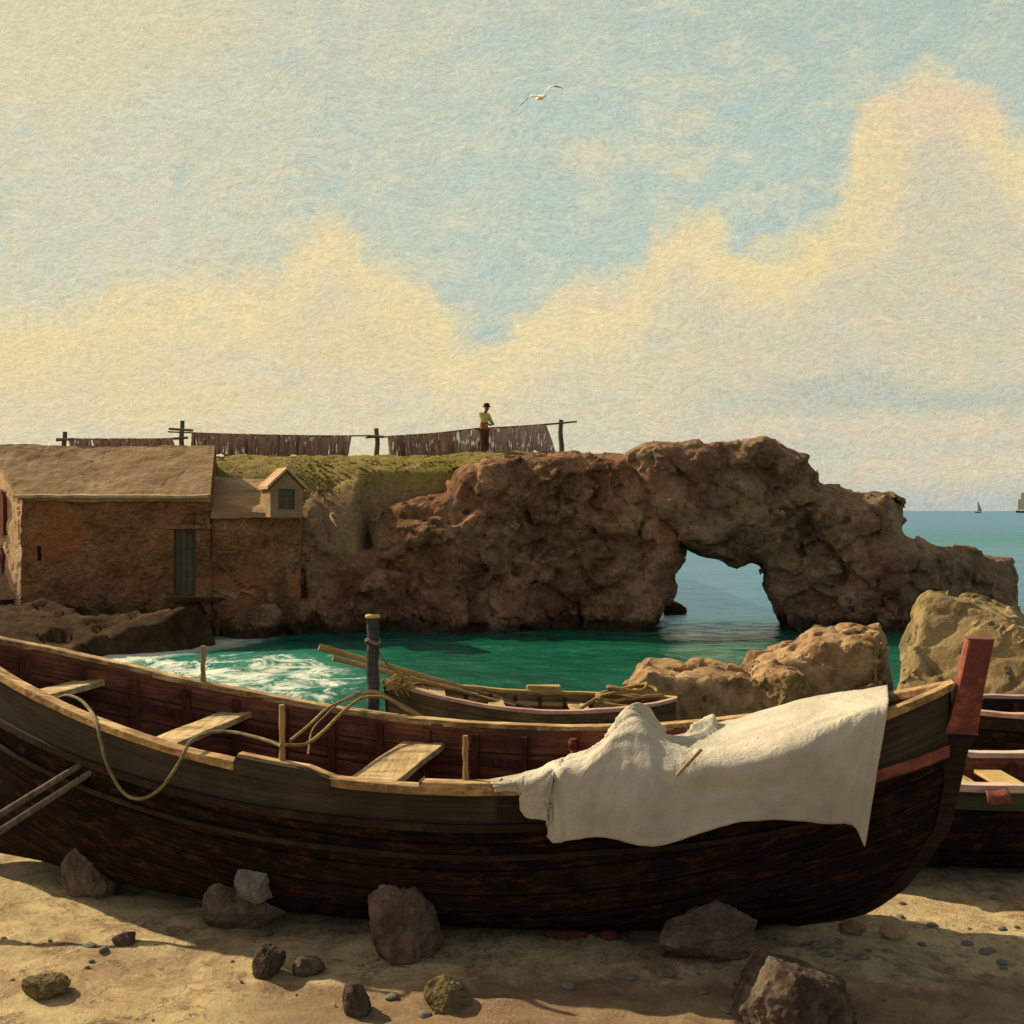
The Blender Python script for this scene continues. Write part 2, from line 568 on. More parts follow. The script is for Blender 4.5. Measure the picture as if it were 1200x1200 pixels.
M['hull'] = wood_mat('tarred_hull', [(0.3, C(.004, .0032, .003)), (0.5, C(.011, .0075, .006)), (0.7, C(.028, .016, .010))], 1.5, 40, 0.9, 0.17,
                     patch=(C(.085, .028, .013), 0.565, 0.6, 5.0), spec=0.05, bs=0.9)
M['strake'] = wood_mat('olive_strake', [(0.28, C(.016, .013, .008)), (0.5, C(.038, .033, .021)), (0.72, C(.075, .062, .04))], 1.0, 34, 0.75, 0.0,
                       patch=(C(.04, .022, .014), 0.58, 0.6, 2.2))
M['strake_green'] = wood_mat('green_strake', [(0.28, C(.02, .026, .017)), (0.5, C(.05, .058, .038)), (0.72, C(.085, .09, .06))], 1.0, 34, 0.75)
M['lining'] = wood_mat('red_lining', [(0.30, C(.04, .016, .010)), (0.5, C(.17, .058, .033)), (0.72, C(.36, .15, .08))], 1.2, 30, 0.8, 0.2,
                     patch=(C(.055, .038, .027), 0.53, 0.7, 1.8))
M['rail'] = wood_mat('worn_rail', [(0.30, C(.13, .072, .033)), (0.5, C(.42, .265, .115)), (0.66, C(.74, .53, .26))], 1.5, 40, 0.7, use_uv=False, axis=0, patch=(C(.10, .06, .032), 0.55, 0.65, 3.0))
M['rub'] = wood_mat('dark_rail', [(0.3, C(.008, .0055, .004)), (0.5, C(.022, .013, .009)), (0.7, C(.06, .032, .02))], 1.5, 40, 0.7, use_uv=False)
M['redpaint'] = wood_mat('red_paint', [(0.28, C(.05, .011, .007)), (0.5, C(.14, .028, .016)), (0.70, C(.34, .10, .045))], 9, 14, 0.6, use_uv=False, axis=0, spec=0.4)
M['plank'] = wood_mat('bleached_plank', [(0.30, C(.15, .10, .05)), (0.5, C(.42, .305, .15)), (0.68, C(.64, .49, .27))], 1.6, 26, 0.8, use_uv=False, axis=1, patch=(C(.12, .08, .045), 0.55, 0.6, 2.5))
M['peg'] = wood_mat('peg_wood', [(0.3, C(.12, .07, .035)), (0.5, C(.30, .18, .09)), (0.7, C(.42, .28, .14))], 6, 40, 0.8, use_uv=False, axis=2)
M['pole'] = wood_mat('oar_wood', [(0.3, C(.15, .09, .04)), (0.5, C(.36, .23, .10)), (0.7, C(.5, .35, .17))], 2, 40, 0.75, use_uv=False, axis=0)
M['rib'] = wood_mat('rib_wood', [(0.3, C(.025, .012, .008)), (0.5, C(.085, .032, .019)), (0.7, C(.16, .065, .036))], 6, 30, 0.8, use_uv=False, axis=2)
M['postwood'] = wood_mat('wet_post', [(0.3, C(.012, .014, .017)), (0.5, C(.036, .039, .043)), (0.7, C(.085, .088, .09))], 30, 6, 0.7, use_uv=False, axis=2)
M['greywood'] = wood_mat('grey_wood', [(0.3, C(.05, .042, .032)), (0.5, C(.11, .095, .07)), (0.7, C(.19, .165, .12))], 8, 30, 0.85, use_uv=False, axis=2)
M['ochre'] = wood_mat('ochre_rail', [(0.3, C(.22, .14, .05)), (0.5, C(.42, .29, .11)), (0.7, C(.55, .42, .2))], 2, 40, 0.7, use_uv=False)
M['pinkrail'] = wood_mat('pink_rail', [(0.3, C(.28, .15, .12)), (0.5, C(.48, .29, .24)), (0.7, C(.62, .42, .36))], 2, 40, 0.7, use_uv=False)
M['palerail'] = wood_mat('pale_rail', [(0.3, C(.32, .22, .17)), (0.5, C(.55, .41, .32)), (0.7, C(.7, .55, .45))], 2, 40, 0.7, use_uv=False)


def cloth_mat():
    m, nt, b = newmat('sailcloth')
    v = objvec(nt)
    a = noise(nt, v, 2.2, 6, 0.6, 0.4)
    g = noise(nt, objvec(nt, (1, 1, 6)), 30, 5, 0.7)
    col = ramp(nt, a * 0.7 + g * 0.3, [(0.25, C(.31, .285, .22)), (0.5, C(.44, .41, .325)), (0.75, C(.60, .56, .44))])
    pm = noise(nt, v, 3.4, 7, 0.7).smooth(0.6, 0.72)
    col = mixc(nt, pm * 0.5, col, C(.36, .30, .23))
    nt.links.new(col, b.inputs['Base Color'])
    b.inputs['Roughness'].default_value = 0.95
    b.inputs['Specular IOR Level'].default_value = 0.15
    wr = noise(nt, objvec(nt, (3, 3, 1.2), (0.3, 0.2, 0.5)), 3.0, 4, 0.5, 0.8)
    wr2 = (noise(nt, objvec(nt, (2.2, 2.2, 1.0), (0.5, 0.1, -0.4)), 4.5, 4, 0.6, 1.2) - 0.5).abs()
    bump(nt, b, wr * 0.6 + g * 0.15 - wr2 * 0.5, 0.7, 0.045)
    return m


M['cloth'] = cloth_mat()


def sand_mat():
    m, nt, b = newmat('sand')
    g = nt.nodes.new('ShaderNodeNewGeometry')
    mp = nt.nodes.new('ShaderNodeMapping')
    nt.links.new(g.outputs['Position'], mp.inputs[0])
    v = mp.outputs[0]
    a = noise(nt, v, 0.9, 7, 0.65, 0.6)
    c = noise(nt, v, 5.5, 7, 0.7, 0.5)
    f = noise(nt, v, 38, 6, 0.75)
    gr = noise(nt, v, 160, 3, 0.8)
    col = ramp(nt, a * 0.35 + c * 0.4 + f * 0.25, [(0.3, C(.30, .21, .125)), (0.43, C(.58, .45, .24)), (0.53, C(.78, .63, .34)), (0.7, C(.86, .74, .46))])
    pk = noise(nt, v, 1.7, 9, 0.8, 0.5).smooth(0.47, 0.60)
    col = mixc(nt, pk * 0.7, col, C(.38, .235, .165))
    dk = (noise(nt, v, 3.4, 9, 0.82, 0.6) * 0.6 + f * 0.4).smooth(0.505, 0.58)
    col = mixc(nt, dk * 0.7, col, C(.15, .105, .075))
    sx = nt.nodes.new('ShaderNodeSeparateXYZ')
    nt.links.new(g.outputs['Position'], sx.inputs[0])
    z = Ex(nt, sx.outputs[2])
    gx_, gy_ = Ex(nt, sx.outputs[0]), Ex(nt, sx.outputs[1])
    red = (gx_ + (a - 0.5) * 2.4 + (c - 0.5) * 1.2).smooth(-1.75, -0.9) * (gy_ + (c - 0.5) * 0.8).smooth(6.35, 5.95)  # reddish sand; its darkening stands in for half-shade over the foreground
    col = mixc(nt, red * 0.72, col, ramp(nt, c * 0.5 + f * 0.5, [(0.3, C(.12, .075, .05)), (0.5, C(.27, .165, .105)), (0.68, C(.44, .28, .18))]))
    wet = (z + a * 0.3).smooth(-0.75, -1.15)
    col = mixc(nt, wet * 0.7, col, C(.13, .10, .06))
    nt.links.new(col, b.inputs['Base Color'])
    b.inputs['Roughness'].default_value = 0.95
    b.inputs['Specular IOR Level'].default_value = 0.05
    bump(nt, b, c * 0.6 + f * 0.5 + gr * 0.2, 1.0, 0.08)
    return m


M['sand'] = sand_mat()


def grass_mat():
    m, nt, b = newmat('hill_grass')
    v = objvec(nt)
    a = noise(nt, v, 0.5, 6, 0.65, 0.5)
    f = noise(nt, v, 7, 6, 0.7)
    gcol = ramp(nt, a * 0.5 + f * 0.5, [(0.3, C(.09, .082, .018)), (0.5, C(.21, .18, .04)), (0.7, C(.36, .29, .10))])
    e = ramp(nt, a * 0.4 + f * 0.6, [(0.3, C(.12, .072, .036)), (0.5, C(.27, .18, .092)), (0.7, C(.44, .32, .18))])
    s = nt.nodes.new('ShaderNodeSeparateXYZ')
    gg = nt.nodes.new('ShaderNodeNewGeometry')
    nt.links.new(gg.outputs['Position'], s.inputs[0])
    X, Z = Ex(nt, s.outputs[0]), Ex(nt, s.outputs[2])
    hgt = (Z + (a - 0.5) * 2.2 + (f - 0.5) * 0.8).smooth(3.0, 3.5)
    east = (X + (a - 0.5) * 3).smooth(-1.0, 1.5)
    bare = noise(nt, v, 1.3, 7, 0.75, 0.4).smooth(0.48, 0.58)
    gcol = mixc(nt, bare * 0.7, gcol, e)
    east2 = (noise(nt, v, 0.9, 4, 0.6)).smooth(0.42, 0.58)
    col = mixc(nt, hgt * (east * east2 * -1.0 + 1.0), e, gcol)
    nt.links.new(col, b.inputs['Base Color'])
    b.inputs['Roughness'].default_value = 1.0
    b.inputs['Specular IOR Level'].default_value = 0.1
    bump(nt, b, a * 0.4 + f * 0.6, 0.9, 0.15)
    return m


M['hill'] = grass_mat()


def water_mat():
    m, nt, b = newmat('sea_water')
    g = nt.nodes.new('ShaderNodeNewGeometry')
    s = nt.nodes.new('ShaderNodeSeparateXYZ')
    nt.links.new(g.outputs['Position'], s.inputs[0])
    X, Y = Ex(nt, s.outputs[0]), Ex(nt, s.outputs[1])
    pos = g.outputs['Position']
    mp = nt.nodes.new('ShaderNodeMapping')
    mp.inputs['Scale'].default_value = (0.35, 1.0, 1)
    nt.links.new(pos, mp.inputs[0])
    a = noise(nt, mp.outputs[0], 0.5, 6, 0.65, 0.5)
    f = noise(nt, mp.outputs[0], 2.2, 7, 0.7, 0.6)
    shallow = ramp(nt, a * 0.5 + f * 0.5, [(0.3, C(.002, .045, .028)), (0.5, C(.004, .085, .05)), (0.68, C(.02, .16, .10))])
    deep = ramp(nt, a * 0.6 + f * 0.4, [(0.3, C(.012, .07, .12)), (0.6, C(.03, .12, .18))])
    off = ramp(nt, a * 0.6 + f * 0.4, [(0.3, C(.05, .14, .25)), (0.6, C(.09, .20, .33))])
    green = ramp(nt, a * 0.6 + f * 0.4, [(0.3, C(.03, .16, .15)), (0.6, C(.07, .25, .20))])
    col = mixc(nt, Y.smooth(31, 36), shallow, deep)
    col = mixc(nt, Y.smooth(70, 100) * 0.55, col, green)
    col = mixc(nt, (Y + (a - 0.5) * 200).smooth(120, 260), col, off)
    # surf breaking in the left corner of the cove
    dxs = (X + 7.0) / 4.6
    dys = (Y - 22.0) / 6.0
    reg = (dxs * dxs + dys * dys).smooth(1.25, 0.15)
    mp2 = nt.nodes.new('ShaderNodeMapping')
    mp2.inputs['Scale'].default_value = (0.55, 0.42, 1)
    mp2.inputs['Rotation'].default_value = (0, 0, 0.5)
    nt.links.new(pos, mp2.inputs[0])
    fo = noise(nt, mp2.outputs[0], 1.5, 9, 0.78, 1.4)
    foam = (fo + reg * 0.24 - 0.2).smooth(0.47, 0.60) * reg.smooth(0.02, 0.3)
    edge = ((X - Y * 0.5 + 22.1) * -1.0 + (fo - 0.5) * 2.4).smooth(-1.0, 0.3) * Y.smooth(19, 22) * Y.smooth(30.5, 28.5)
    foam = foam.max(edge * 0.9)
    chop = (noise(nt, mp2.outputs[0], 2.0, 9, 0.75, 0.8)).smooth(0.66, 0.74) * (Y.smooth(40, 33)) * 0.3
    foam = foam.max(chop)
    col = mixc(nt, reg * 0.45, col, C(.06, .33, .26))
    col = mixc(nt, foam * 0.78, col, C(.74, .76, .66))
    nt.links.new(col, b.inputs['Base Color'])
    r = nt.nodes.new('ShaderNodeMath')
    r.operation = 'MULTIPLY_ADD'
    nt.links.new(foam.k, r.inputs[0])
    r.inputs[1].default_value = 0.6
    r.inputs[2].default_value = 0.16
    nt.links.new(r.outputs[0], b.inputs['Roughness'])
    b.inputs['IOR'].default_value = 1.33
    spm = Y.smooth(70, 100) * -0.2 + 0.3
    nt.links.new(spm.k, b.inputs['Specular IOR Level'])
    near = Y.smooth(300, 25)
    mp3 = nt.nodes.new('ShaderNodeMapping')
    mp3.inputs['Scale'].default_value = (0.5, 1.1, 1)
    nt.links.new(pos, mp3.inputs[0])
    w1 = noise(nt, mp3.outputs[0], 1.8, 5, 0.6, 0.5)
    w2 = noise(nt, mp3.outputs[0], 0.12, 5, 0.6, 0.3)
    n = bump(nt, b, w2, 0.8, 1.6)
    bump(nt, b, w1 * near, 0.9, 0.22, n)
    # choppy open water shows more of its own colour than a flat mirror would
    df = nt.nodes.new('ShaderNodeBsdfDiffuse')
    nt.links.new(col, df.inputs[0])
    gl = nt.nodes.new('ShaderNodeBsdfGlossy')
    gl.inputs['Color'].default_value = (.50, .74, .93, 1)
    gl.inputs['Roughness'].default_value = 0.22
    for nd_ in (gl, df):
        nt.links.new(b.inputs['Normal'].links[0].from_socket, nd_.inputs['Normal'])
    ow = nt.nodes.new('ShaderNodeMixShader')
    nt.links.new((Y.smooth(60, 140) * 0.35 + 0.30).k, ow.inputs[0])
    nt.links.new(gl.outputs[0], ow.inputs[1])
    nt.links.new(df.outputs[0], ow.inputs[2])
    mx = nt.nodes.new('ShaderNodeMixShader')
    nt.links.new((Y.smooth(29.5, 36) * 0.9).k, mx.inputs[0])
    nt.links.new(b.outputs[0], mx.inputs[1])
    nt.links.new(ow.outputs[0], mx.inputs[2])
    nt.links.new(mx.outputs[0], nt.nodes['Material Output'].inputs[0])
    return m


M['water'] = water_mat()


def wall_mat(name, stops, vs=4.5, patch=None):
    m, nt, b = newmat(name)
    v = objvec(nt, (1, 1, 1.6))
    a = noise(nt, v, 0.7, 6, 0.65, 0.4)
    f = noise(nt, v, 7, 9, 0.8, 0.4)
    vo = nt.nodes.new('ShaderNodeTexVoronoi')
    vo.feature = 'DISTANCE_TO_EDGE'
    vo.inputs['Scale'].default_value = vs
    nt.links.new(v, vo.inputs['Vector'])
    ed = Ex(nt, vo.outputs['Distance']).smooth(0.0, 0.1)
    vc = nt.nodes.new('ShaderNodeTexVoronoi')
    vc.inputs['Scale'].default_value = vs
    nt.links.new(v, vc.inputs['Vector'])
    sc = nt.nodes.new('ShaderNodeSeparateXYZ')
    nt.links.new(vc.outputs['Color'], sc.inputs[0])
    cell = Ex(nt, sc.outputs[0])
    col = ramp(nt, (a * 0.4 + f * 0.5 + cell * 0.06 - 0.5) * 1.9 + 0.5, stops)
    if patch:
        col = mixc(nt, noise(nt, v, 0.45, 6, 0.7, 0.6).smooth(0.5, 0.62) * patch[1], col, patch[0])
    col = mixc(nt, ed * -0.1 + 0.1, col, stops[0][1])
    nt.links.new(col, b.inputs['Base Color'])
    b.inputs['Roughness'].default_value = 0.95
    b.inputs['Specular IOR Level'].default_value = 0.15
    bump(nt, b, ed * 0.25 + f * 0.8 + cell * 0.2, 0.9, 0.07)
    return m


M['wall'] = wall_mat('rubble_wall', [(0.28, C(.08, .042, .021)), (0.48, C(.24, .122, .056)), (0.7, C(.40, .235, .12))], 8.0, patch=(C(.37, .145, .06), 0.75))
M['plaster'] = rough_mat('lit_plaster', [(0.25, C(.32, .20, .12)), (0.5, C(.52, .36, .21)), (0.75, C(.64, .48, .30))], 1.4, 9, 0.95, 0.8, 0.08, patch=(C(.42, .22, .17), 0.55, 0.6), pscale=0.8)
M['roof'] = rough_mat('roof_render', [(0.25, C(.22, .14, .075)), (0.5, C(.37, .26, .14)), (0.75, C(.52, .39, .23))], 1.0, 9, 0.95, 0.9, 0.12, patch=(C(.29, .175, .115), 0.53, 0.6), pscale=0.5, stretch=(0.5, 1, 1.5))
M['eave'] = rough_mat('eave_mortar', [(0.3, C(.30, .21, .13)), (0.5, C(.46, .34, .20)), (0.7, C(.58, .45, .28))], 3, 14, 0.95, 0.7, 0.05)
M['doorpaint'] = wood_mat('old_door', [(0.3, C(.045, .042, .03)), (0.5, C(.085, .08, .055)), (0.7, C(.13, .115, .08))], 30, 2, 0.85, use_uv=False, axis=2)
M['dark'] = rough_mat('dark_hollow', [(0.3, C(.008, .007, .006)), (0.7, C(.02, .017, .014))], 3, 20, 0.95, 0.4, 0.03)
M['reddoor'] = wood_mat('red_door', [(0.3, C(.06, .018, .014)), (0.7, C(.15, .045, .03))], 30, 2, 0.85, use_uv=False, axis=2)
M['glass'] = rough_mat('dark_glass', [(0.3, C(.012, .016, .015)), (0.7, C(.03, .036, .034))], 4, 20, 0.25, 0.1, 0.01, spec=0.5)


def net_mat(name, c1, c2, hole=0.47):
    m, nt, b = newmat(name)
    v = objvec(nt, (1, 1, 0.12))
    a = noise(nt, v, 11, 6, 0.75)
    big = noise(nt, objvec(nt), 2.0, 3, 0.6)
    col = ramp(nt, a * 0.6 + big * 0.4, [(0.35, c1), (0.65, c2)])
    nt.links.new(col, b.inputs['Base Color'])
    b.inputs['Roughness'].default_value = 1.0
    b.inputs['Specular IOR Level'].default_value = 0.05
    al = (noise(nt, v, 16, 4, 0.7) * 0.7 + big * 0.3).smooth(hole - 0.1, hole - 0.02)
    nt.links.new((al * 0.8 + 0.2).k, b.inputs['Alpha'])
    return m


M['net'] = net_mat('brown_fishing_net', C(.11, .062, .047), C(.44, .29, .225), 0.50)
M['net_pale'] = net_mat('faded_fishing_net', C(.18, .11, .088), C(.54, .41, .34), 0.52)


def plain(name, c, c2=None, sc=12, rough=0.8):
    c2 = c2 or tuple(x * 0.7 for x in c[:3]) + (1,)
    return rough_mat(name, [(0.3, c2), (0.65, c)], sc, sc * 4, rough, 0.3, 0.01)


M['skin'] = plain('skin', C(.30, .14, .085))
M['shirt'] = plain('olive_shirt', C(.55, .53, .24), C(.36, .35, .15))
M['trousers'] = plain('brown_trousers', C(.09, .05, .035))
M['hair'] = plain('dark_hat', C(.035, .022, .018))
M['sailtan'] = plain('tan_sail', C(.75, .55, .32))
M['sailgrey'] = plain('grey_sail', C(.35, .38, .36))
M['shiphull'] = plain('ship_hull', C(.06, .05, .05))

# ------------------------------------------------------------------ ground, sea
def axis(segs):
    out = []
    for a, b, n in segs:
        out += list(np.linspace(a, b, n, endpoint=False))
    return np.array(out + [segs[-1][1]])


def sstep(x, a, b):
    t = np.clip((x - a) / (b - a), 0, 1)
    return t * t * (3 - 2 * t)


def ground_z(X, Y):
    z = np.full_like(X, G)
    slope = sstep(Y, 9.6, 14.6)
    z = z - slope * 1.25 - sstep(Y, 14, 26) * 1.6
    # earth bank in front of the cottage
    sh = -7.9 - 0.5 * np.maximum(28.4 - Y, 0) - 0.35 * np.sin(Y * 1.3) + 0.2 * np.sin(X * 2.1 + Y)
    bank = sstep(Y, 19.5, 22.5) * (1 - sstep(Y, 60, 70)) * (1 - sstep(X - sh, -0.9, 0.35))
    bz = -0.95 + sstep(Y, 22.5, 28.6) * 0.62 + 0.10 * np.sin(X * 0.8 + 1) + 0.05 * np.sin(Y * 2 + X)
    z = z * (1 - bank) + np.maximum(z, bz) * bank
    # land behind the cottage
    return z


gx = axis([(-3000, -60, 8), (-60, -17, 22), (-17, -6, 110), (-6, 6, 170), (6, 17, 44), (17, 60, 20), (60, 3000, 9)])
gy = axis([(-60, 4.4, 14), (4.4, 10, 150), (10, 18, 50), (18, 31, 110), (31, 60, 20), (60, 6000, 12)])
GX, GY = np.meshgrid(gx, gy, indexing='ij')
GZ = ground_z(GX, GY)
pp = np.stack([GX, GY, np.zeros_like(GX)], -1)
nearm = (1 - sstep(GY, 10, 13))
GZ = GZ + nearm * (0.035 * fbm(pp * 1.1, 3, 3) + 0.03 * fbm(pp * 3.6, 4, 9, 0.6) + 0.026 * fbm(pp * np.array([2.6, 4.2, 1]), 4, 12, 0.6, ridged=True)) * (1 - sstep(np.abs(GX), 8, 12))
bk = sstep(GY, 20, 23) * (1 - sstep(GY, 30, 34)) * (1 - sstep(GX, -8, -6))
GZ = GZ + bk * (0.22 * fbm(pp * 0.9, 4, 5) + 0.10 * blocks(pp * 1.4, 7))


def gz(x, y):
    i = np.clip(np.searchsorted(gx, x) - 1, 0, len(gx) - 2)
    j = np.clip(np.searchsorted(gy, y) - 1, 0, len(gy) - 2)
    a, b = (x - gx[i]) / (gx[i + 1] - gx[i]), (y - gy[j]) / (gy[j + 1] - gy[j])
    return float((GZ[i, j] * (1 - b) + GZ[i, j + 1] * b) * (1 - a) + (GZ[i + 1, j] * (1 - b) + GZ[i + 1, j + 1] * b) * a)


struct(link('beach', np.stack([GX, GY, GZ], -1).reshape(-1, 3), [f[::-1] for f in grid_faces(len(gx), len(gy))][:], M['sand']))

# earth skin of the bank: its own sheet just above the sand
ix = np.where((gx >= -17) & (gx <= -7.5))[0]
iy = np.where((gy >= 20.5) & (gy <= 31.5))[0]
sub = np.ix_(ix, iy)
bv = np.stack([GX[sub], GY[sub], GZ[sub] + 0.012], -1)
struct(link('bank', bv.reshape(-1, 3), [f[::-1] for f in grid_faces(len(ix), len(iy))], M['bank']))

wx = axis([(-2600, -80, 12), (-80, -16, 24), (-16, 18, 200), (18, 90, 40), (90, 2600, 14)])
wy = axis([(12.2, 34, 200), (34, 60, 70), (60, 140, 50), (140, 600, 40), (600, 5500, 20)])
WX, WY = np.meshgrid(wx, wy, indexing='ij')
wp = np.stack([WX * 0.5, WY, np.zeros_like(WX)], -1)
amp = 0.045 * (1 - sstep(WY, 34, 60)) + 0.02
surf = np.exp(-(((WX + 8.0) / 3.0) ** 2 + ((WY - 22.5) / 4) ** 2))
WZ = WL + (amp + 0.10 * surf) * fbm(wp * 1.3, 3, 21) * (1 - sstep(WY, 120, 200)) + 0.02 * fbm(wp * 4, 2, 25) * (1 - sstep(WY, 34, 60))
struct(link('sea', np.stack([WX, WY, WZ], -1).reshape(-1, 3), [f[::-1] for f in grid_faces(len(wx), len(wy))], M['water']))


# ------------------------------------------------------------------ cliffs (implicit solids, polygonised)
def surface_nets(d, org, h):
    s = d < 0
    nx, ny, nz = d.shape
    acc = np.zeros((nx - 1, ny - 1, nz - 1), np.uint8)
    offs = [(a, b, c) for a in (0, 1) for b in (0, 1) for c in (0, 1)]
    for a, b, c in offs:
        acc += s[a:nx - 1 + a, b:ny - 1 + b, c:nz - 1 + c]
    act = np.argwhere((acc > 0) & (acc < 8))
    idx = np.full(acc.shape, -1, np.int64)
    idx[tuple(act.T)] = np.arange(len(act))
    vals = np.stack([d[act[:, 0] + a, act[:, 1] + b, act[:, 2] + c] for a, b, c in offs], 1)
    pos = np.zeros((len(act), 3))
    cnt = np.zeros(len(act))
    for i in range(8):
        for j in range(i + 1, 8):
            if sum(abs(p - q) for p, q in zip(offs[i], offs[j])) != 1:
                continue
            v0, v1 = vals[:, i], vals[:, j]
            m = (v0 < 0) != (v1 < 0)
            t = np.where(m, v0 / np.where(m, v0 - v1, 1), 0)
            p = np.array(offs[i]) + t[:, None] * (np.array(offs[j]) - np.array(offs[i]))
            pos += p * m[:, None]
            cnt += m
    V = org + (act + pos / cnt[:, None]) * h
    Fs = []
    for ax in range(3):
        o1, o2 = [(1, 2), (2, 0), (0, 1)][ax]
        lo = [slice(None)] * 3
        hi = [slice(None)] * 3
        lo[ax], hi[ax] = slice(0, -1), slice(1, None)
        A, B = s[tuple(lo)], s[tuple(hi)]
        e = np.argwhere(A != B)
        ok = (e[:, o1] > 0) & (e[:, o2] > 0) & (e[:, o1] < d.shape[o1] - 1) & (e[:, o2] < d.shape[o2] - 1)
        e = e[ok]
        sg = A[tuple(e.T)]
        q = []
        for u, w in ((-1, -1), (0, -1), (0, 0), (-1, 0)):
            k = e.copy()
            k[:, o1] += u
            k[:, o2] += w
            q.append(idx[tuple(k.T)])
        q = np.stack(q, 1)
        q[~sg] = q[~sg][:, ::-1]
        Fs.append(q)
    return V, np.concatenate(Fs)


def poly_sd(px, pz, poly):
    d = np.full(px.shape, 1e9)
    inside = np.zeros(px.shape, bool)
    n = len(poly)
    for i in range(n):
        a, b = poly[i], poly[(i + 1) % n]
        e = b - a
        wx_, wz_ = px - a[0], pz - a[1]
        t = np.clip((wx_ * e[0] + wz_ * e[1]) / (e @ e), 0, 1)
        d = np.minimum(d, (wx_ - e[0] * t) ** 2 + (wz_ - e[1] * t) ** 2)
        c = ((a[1] > pz) != (b[1] > pz)) & (px < (b[0] - a[0]) * (pz - a[1]) / (b[1] - a[1] + 1e-12) + a[0])
        inside ^= c
    d = np.sqrt(d)
    return np.where(inside, -d, d)


def cliff(name, pix, Yc, front, back, seed, material, h=0.085, amps=(0.42, 0.2, 0.12)):
    poly = np.array([P(x, y, Yc)[[0, 2]] for x, y in pix])
    x0, x1 = poly[:, 0].min() - 1.2, poly[:, 0].max() + 1.2
    z0, z1 = -2.0, poly[:, 1].max() + 0.9
    y0, y1 = 28.6, back + 2.5
    xs, ys, zs = (np.arange(a, b, h) for a, b in ((x0, x1), (y0, y1), (z0, z1)))
    X, Y, Z = np.meshgrid(xs, ys, zs, indexing='ij')
    # 2-D distance looked up along each line of sight so that the hole keeps its width through the rock
    gx2 = np.arange(x0 - 4, x1 + 4, 0.06)
    gz2 = np.arange(z0 - .5, z1 + .5, 0.06)
    A, B = np.meshgrid(gx2, gz2, indexing='ij')
    S = poly_sd(A, B, poly)
    qx = np.clip((X * Yc / Y - gx2[0]) / 0.06, 0, len(gx2) - 1.01)
    qz = np.clip((Z - gz2[0]) / 0.06, 0, len(gz2) - 1.01)
    i, j = qx.astype(int), qz.astype(int)
    fx, fz = qx - i, qz - j
    d2 = (S[i, j] * (1 - fx) + S[i + 1, j] * fx) * (1 - fz) + (S[i, j + 1] * (1 - fx) + S[i + 1, j + 1] * fx) * fz
    yf = front(X, Z)
    dy_ = np.maximum(yf - Y, Y - (back + np.maximum(yf - 31.5, 0)))
    R = 0.75
    a, b = d2 + R, dy_ + R
    d = np.minimum(np.maximum(a, b), 0) + np.sqrt(np.maximum(a, 0) ** 2 + np.maximum(b, 0) ** 2) - R
    d = d.astype(np.float32)
    m = np.abs(d) < 1.3
    p = np.stack([X[m], Y[m], Z[m]], -1).astype(np.float32)
    w = p + 0.22 * np.stack([vnoise(p * 0.9, seed + 40), vnoise(p * 0.9, seed + 41), vnoise(p * 0.9, seed + 42)], -1)
    dis = amps[0] * blocks(w * np.array([0.55, 0.4, 0.6]), seed, 1.0, 0.35) + amps[1] * blocks(w * np.array([1.2, 1.0, 1.45]), seed + 8, 1.0, 0.3) + amps[2] * fbm(p * 2.2, 4, seed + 20, 0.7) + 0.07 * vnoise(p * 0.45, seed + 30) + 0.085 * vnoise(np.stack([p[:, 0] * 0.3, p[:, 1] * 0.4, (p[:, 2] + 0.22 * p[:, 0]) * 2.3], -1), seed + 33) + 0.05 * vnoise(np.stack([p[:, 0] * 0.7, p[:, 1] * 0.7, (p[:, 2] + 0.22 * p[:, 0]) * 5.5], -1), seed + 35) + 0.075 * blocks(p * 3.0, seed + 50, 0.8, 0.4)
    # keep the traced outline: less relief near the 2-D rim
    rim = np.clip(-d2[m] / 0.9, 0.42, 1.0)
    d[m] -= (dis * rim).astype(np.float32)
    V, Q = surface_nets(d, np.array([x0, y0, z0]), h)
    return struct(link(name, V, Q, material, smooth=False))


cliff_pix = [(262, 800), (258, 728), (300, 700), (318, 655), (340, 622), (358, 606), (372, 602), (392, 628), (430, 640), (438, 606), (474, 582), (522, 576), (530, 549), (565, 540), (640, 537),
             (652, 531), (700, 531), (742, 536), (775, 570), (800, 630), (800, 655), (788, 672), (786, 695), (772, 715), (764, 738), (764, 800)]
arch_pix = [(738, 534), (748, 524), (765, 517), (800, 525), (832, 519), (862, 519), (882, 513), (896, 510), (925, 528), (945, 540), (954, 552), (953, 566), (968, 572), (1000, 580),
            (1040, 576), (1056, 588), (1062, 626), (1092, 640), (1142, 649), (1158, 660), (1184, 660), (1191, 690), (1194, 740), (1196, 800), (914, 800),
            (916, 738), (905, 712), (896, 694), (894, 662), (880, 656), (862, 668), (842, 656), (822, 650), (800, 640), (772, 610), (752, 570)]
cliff('cliff', cliff_pix, 32.4, lambda X, Z: 31.2 - 0.75 * sstep(-X, 3.6, 5.0) - 0.75 * sstep(-X, 5.6, 7.2) + 0.16 * (Z - WL) + 0.25 * np.sin(X * 0.9), 37.0, 3, M['cliff'], amps=(0.20, 0.15, 0.10))
cliff('rock_arch', arch_pix, 32.4, lambda X, Z: 31.2 + 0.10 * (Z - WL) + 0.45 * np.maximum(X - 11.5, 0) + 0.3 * np.sin(X * 0.8 + 1), 34.6, 9, M['arch'], amps=(0.21, 0.16, 0.10))


